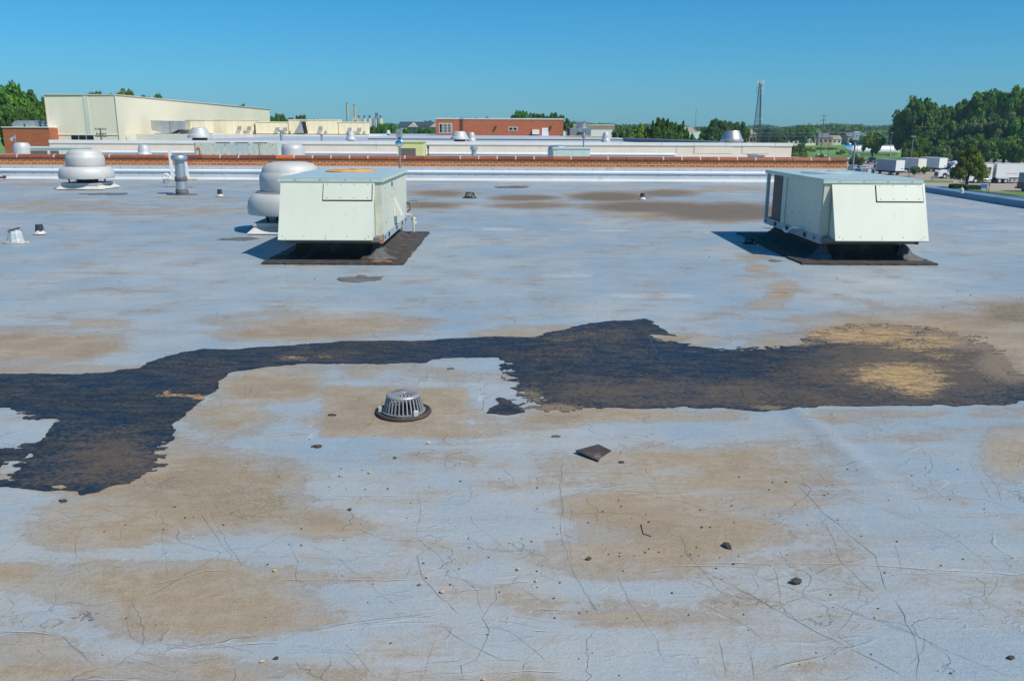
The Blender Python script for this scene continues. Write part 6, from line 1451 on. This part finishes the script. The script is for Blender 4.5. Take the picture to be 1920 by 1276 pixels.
TL = [ # cx, ytop, halfw, Y, key, mat, label
 (8,148,60,150,R_,'leaf','tallest leafy tree at the left picture edge'),(62,170,40,158,R_,'leaf','leafy tree between the left edge and the white hall'),(-45,150,48,150,R_,'leaf','leafy tree crossing the left picture edge'),(38,195,36,140,R_,'leafd','lower leafy tree in front of the left edge trees'),
 (187,168,50,235,R_,'leaf','tree top showing over the left part of the white hall roof'),(222,167,34,240,R_,'leafy','yellowish tree top over the middle of the hall roof edge'),(276,173,36,238,R_,'leafd','darker round tree top over the sloping hall roof'),
 (456,196,13,300,'small','leaf','tiny tree top over the right end of the white hall'),(519,213,20,300,R_,'leaf','tree just right of the white hall end'),(548,219,18,300,R_,'leaf','low tree behind the longest cream casing'),(565,215,14,305,R_,'leaf','small tree peak above the longest cream casing'),(592,221,10,310,'small','leaf','tiny tree top left of the chimney stacks'),
 (699,234,16,260,R_,'leafd','dark tree below the grain silos'),(727,228,30,262,R_,'leaf','broad tree right of the grain silos'),(752,238,22,240,R_,'leaf','tree in front of the dark-roofed long house'),(788,236,22,245,R_,'leafd','dark tree in front of the pale gable'),(806,240,18,238,R_,'leaf','tree touching the left side of the red penthouse'),
 (848,219,26,330,R_,'leafd','low tree top over the left part of the penthouse roof'),(886,218,22,335,R_,'leafd','low tree top over the middle of the penthouse roof'),(915,220,16,332,'small','leafd','faint tree top over the penthouse roof centre'),(806,226,16,520,R_,'leafd','distant tree behind the dark-roofed long house'),
 (978,205,19,250,R_,'leaf','tallest tree top behind the right end of the red penthouse'),(998,210,16,252,R_,'leafb','greyer tree top next to the tallest one behind the penthouse'),(1017,213,16,250,R_,'leafd','dark tree top behind the penthouse above its door'),(1044,211,17,240,R_,'leaf','round tree top at the right end of the penthouse'),(1062,222,12,238,'small','leafd','small dark tree right of the penthouse corner'),
 (1170,231,27,165,R_,'leafb','blue-green tree right of the warehouse'),(1214,230,32,168,R_,'leafy','yellow-green tree left of the conifers'),(1196,237,22,172,R_,'leaf','mid green tree between the blue-green and yellow-green ones'),
 (1240,203,30,162,'pine','leafd','tallest ragged conifer left in the conifer group'),(1268,211,28,163,'pine','leafd','ragged conifer in the middle of the conifer group'),(1285,231,26,160,'pine','leaf','lowest conifer at the right of the group'),(1250,236,30,158,R_,'leafd','dark leafy tree at the foot of the conifers'),(1305,254,26,170,R_,'leaf','low leafy tree right of the conifers'),(1335,258,18,172,'small','leaf','small low tree left of the cone ventilator'),
 (1352,223,26,262,R_,'leafd','big round tree left of the cone ventilator'),(1381,225,24,268,R_,'leafd','big round tree behind the cone ventilator'),(1328,234,16,270,R_,'leafd','smaller tree left of the two big round trees'),(1365,240,26,250,R_,'leaf','lower tree in front of the big round trees'),(1398,250,12,180,'cone','leaf','small pointed tree right of the cone ventilator'),
 (1442,236,24,560,R_,'leafd','dark distant tree right of the lattice tower foot'),(1478,238,24,540,R_,'leafd','dark distant tree in the middle right'),(1512,231,18,430,R_,'leaf','pale round tree left of the tallest timber pole'),(1467,250,13,400,R_,'leafd','compact dark tree alone on the field'),
 (1640,246,20,300,R_,'leafy','yellow-green tree in front of the white tank'),(1616,252,20,440,R_,'leafd','dark tree just left of the tree before the tank'),(1662,250,20,440,R_,'leafd','dark tree just right of the tree before the tank'),
 (1720,258,22,258,R_,'leaf','light green tree before the dark wood, right of the tank'),(1707,278,16,240,R_,'leafy','small yellow tree below the light green tree'),(1767,270,22,238,R_,'leafb','grey-green tree above the first semi truck'),(1752,280,18,240,R_,'leafo','brownish small tree right of the box trucks'),
 (1735,177,46,290,R_,'leafd','tall dark tree at the left front of the right-hand wood'),(1700,215,30,295,R_,'leafd','lower dark tree at the left end of the right-hand wood'),(1775,196,36,300,R_,'leafd','dark tree in the gap of the right-hand wood'),(1748,225,40,280,R_,'leafd','low dark tree below the tallest left tree of the wood'),
 (1818,180,34,296,R_,'leaf','tree with bright top in the middle of the right-hand wood'),(1848,168,40,290,R_,'leaf','high tree in the middle of the right-hand wood'),(1885,173,34,288,R_,'leaf','tree between the two highest at the right edge'),(1915,159,38,285,R_,'leaf','highest tree at the right picture edge'),(1965,150,44,285,R_,'leaf','tree just crossing the right picture edge'),
 (1800,222,42,268,R_,'leafd','dark lower tree behind the lot tree'),(1850,215,44,262,R_,'leafb','grey-green tree in the lower middle of the wood'),(1895,205,40,255,R_,'leafb','grey-green tree at the lower right of the wood'),(1940,205,46,250,R_,'leaf','lower tree crossing the right picture edge'),(1820,250,40,248,R_,'leafd','low dark tree behind the semi trailer'),(1870,255,42,246,R_,'leafd','low dark tree above the trailer middle'),(1915,250,40,244,R_,'leafd','low dark tree above the trailer at the edge'),(1780,262,30,262,R_,'leafd','low dark tree above the first semi truck'),(1735,255,34,272,R_,'leafd','low dark tree behind the light green one')]
for cx, yt, hw, Y, key, mat, lb in TL: tree(cx, yt, hw, Y, key, mat, lb, 'conifer' if key == 'pine' else 'tree', base=.10)
# nearer small trees and bushes on the lot
def gtree(cx, yt, yb, hw, key, mat, label, name='tree', base=.2, lift=0):
    g_ = GG(cx, yb); return tree(cx, yt, hw, g_.y, key, mat, label, name, base)
gtree(1823,270,353,34,'lot','leafo','pointed green tree with orange-tinged leaves standing on the kerb island','tree',.27)
gtree(1607,290,319,16,'round','leafo','small round yellowing tree behind the blue railing','tree',.15)
gtree(1677,303,327,13,'round','leafo','reddish-green bush-like tree before the leftmost box truck','tree',.1)
gtree(1716,311,331,13,'round','leafb','dark round little tree before the middle box truck','tree',.22)
gtree(1735,312,327,11,'round','leafo','brownish little tree before the rightmost box truck','tree',.15)
gtree(1500,268,300,17,'round','leafb','grey-green bush beyond the right end of the beige wall','bush',.02)
gtree(1497,284,302,20,'round','leafy','yellowish bush at the right end of the beige wall','bush',.02)
gtree(1520,276,286,12,'small','leafy','low bush on the field edge right of the grey-green bush','bush',.02)
gtree(1577,281,291,10,'small','leafy','low bush left of the white tank','bush',.02)
gtree(1540,288,297,5,'small','leaf','tiny dark bush at the pole base','bush',.02)
for i, (x, lb) in enumerate([(1560,'rusty-brown weed clump on the field, left'),(1540,'rusty-brown weed clump on the field, right of the pole')]): gtree(x,276,281,12,'small','leafo',lb,'bush',.0)
# clipped hedge
def hedge(x0, x1, yt, yb, label):
    a_ = GG(x0, yb); b_ = GG(x1, yb); h = at((x0+x1)/2, yt, a_.y).z-GZ; L_h = b_.x-a_.x; r = np.random.RandomState(int(x0))
    t = thing('hedge', label, 'hedge', (a_.x, a_.y+.8, GZ), 0, 'clipped hedge pieces on the kerb island'); n_l = 5200
    P = r.rand(n_l,3)*np.array([L_h,1.5,h]); ax = r.randint(0,3,n_l)
    P[ax==0,1] = 0; P[ax==1,2] = h*(.93+.07*r.rand((ax==1).sum())); P[(ax==2)&(P[:,0]>L_h/2),0] = L_h; P[(ax==2)&(P[:,0]<L_h/2),0] = 0
    P += r.normal(size=P.shape)*.05; nr = r.normal(size=P.shape); nr /= np.linalg.norm(nr,axis=1)[:,None]; u = np.cross(nr, r.normal(size=P.shape)); u /= np.linalg.norm(u,axis=1)[:,None]; w = np.cross(nr,u); s_ = .11
    V = np.stack([P-u*s_-w*s_*.6,P+u*s_-w*s_*.6,P+u*s_+w*s_*.6,P-u*s_+w*s_*.6],1).reshape(-1,3)
    me = bpy.data.meshes.new('leaves'); me.from_pydata([tuple(x) for x in V], [], [(4*i,4*i+1,4*i+2,4*i+3) for i in range(n_l)]); me.materials.append(M['leafd'])
    at_ = me.attributes.new('tint','FLOAT','FACE'); at_.data.foreach_set('value', (r.rand(n_l)*.8).astype(np.float32))
    o = bpy.data.objects.new('leaves', me); SC.collection.objects.link(o); o.parent = t
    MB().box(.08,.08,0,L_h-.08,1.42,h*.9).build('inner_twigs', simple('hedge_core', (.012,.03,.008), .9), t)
hedge(1792,1816,347.5,355.5,'left piece of the clipped hedge under the lot tree'); hedge(1817,1842,349.5,358,'right piece of the clipped hedge beside the blue stand')
# far wooded horizon as one mass
r = np.random.RandomState(77); V = []; T = []
def belt(Y0, Y1, x0, x1, hlo, hhi, n, size):
    for i in range(n):
        Y = Y0+(Y1-Y0)*r.rand(); x = x0+(x1-x0)*r.rand(); cx = (x-960)/F*Y; hh = hlo+(hhi-hlo)*(.5+.5*vals(x))*(.75+.35*r.rand()); rad = 9+9*r.rand()
        c = np.array([cx, Y, GZ+hh-rad*.6]); m_ = 150
        d = r.normal(size=(m_,3)); d /= np.linalg.norm(d,axis=1)[:,None]; P = c+d*rad*(.75+.3*r.rand(m_))[:,None]*np.array([1.2,1,.75]); P[:,2] = np.maximum(P[:,2], GZ)
        nr = d+r.normal(size=(m_,3))*.5; nr /= np.linalg.norm(nr,axis=1)[:,None]; u = np.cross(nr, r.normal(size=(m_,3))); u /= np.linalg.norm(u,axis=1)[:,None]+1e-9; w = np.cross(nr,u); s_ = size*(.6+.8*r.rand(m_))[:,None]
        V.append(np.stack([P-u*s_-w*s_,P+u*s_-w*s_,P+u*s_+w*s_,P-u*s_+w*s_],1).reshape(-1,3)); T.append(np.clip(r.rand(m_)*.5+.35*r.rand(),0,1))
def vals(x): return .5*sin(x*.013)+.3*sin(x*.041+1)+.2*sin(x*.11+2)
belt(1250,1500,-200,2150,9,17,900,2.3)
belt(800,1000,1040,1760,8,12,260,1.7)
belt(640,760,1385,1660,6,11,150,1.4)
belt(420,560,640,830,6,9,90,1.2)
V = np.concatenate(V); T = np.concatenate(T); nf = len(T)
me = bpy.data.meshes.new('distant_woods'); me.vertices.add(len(V)); me.vertices.foreach_set('co', V.ravel()); me.loops.add(nf*4); me.loops.foreach_set('vertex_index', np.arange(nf*4,dtype=np.int32))
me.polygons.add(nf); me.polygons.foreach_set('loop_start', np.arange(0,nf*4,4,dtype=np.int32)); me.update(calc_edges=True)
at_ = me.attributes.new('tint','FLOAT','FACE'); at_.data.foreach_set('value', T.astype(np.float32)); me.materials.append(M['leafd'])
dw = bpy.data.objects.new('distant_woods', me); SC.collection.objects.link(dw); tag(dw, 'bluish band of far woods along the whole horizon', 'woods'); dw['kind'] = 'stuff'

# ------------------------------------------------------------------ air
HZ = True
if HZ:
    hz = MB().box(-1900,-1900,GZ-1.5,1900,1900,62).build('haze', newmat('haze_air')[0]); hm = hz.data.materials[0]; nt = hm.node_tree; nt.nodes.clear()
    o_ = nt.nodes.new('ShaderNodeOutputMaterial'); pv = nt.nodes.new('ShaderNodeVolumePrincipled'); nt.links.new(pv.outputs[0], o_.inputs['Volume'])
    pv.inputs['Color'].default_value = (.50,.74,.98,1); pv.inputs['Density'].default_value = .00020; pv.inputs['Anisotropy'].default_value = .0
    hz['kind'] = 'stuff'; hz['label'] = 'thin pale blue summer haze over the distance'; hz['category'] = 'haze'
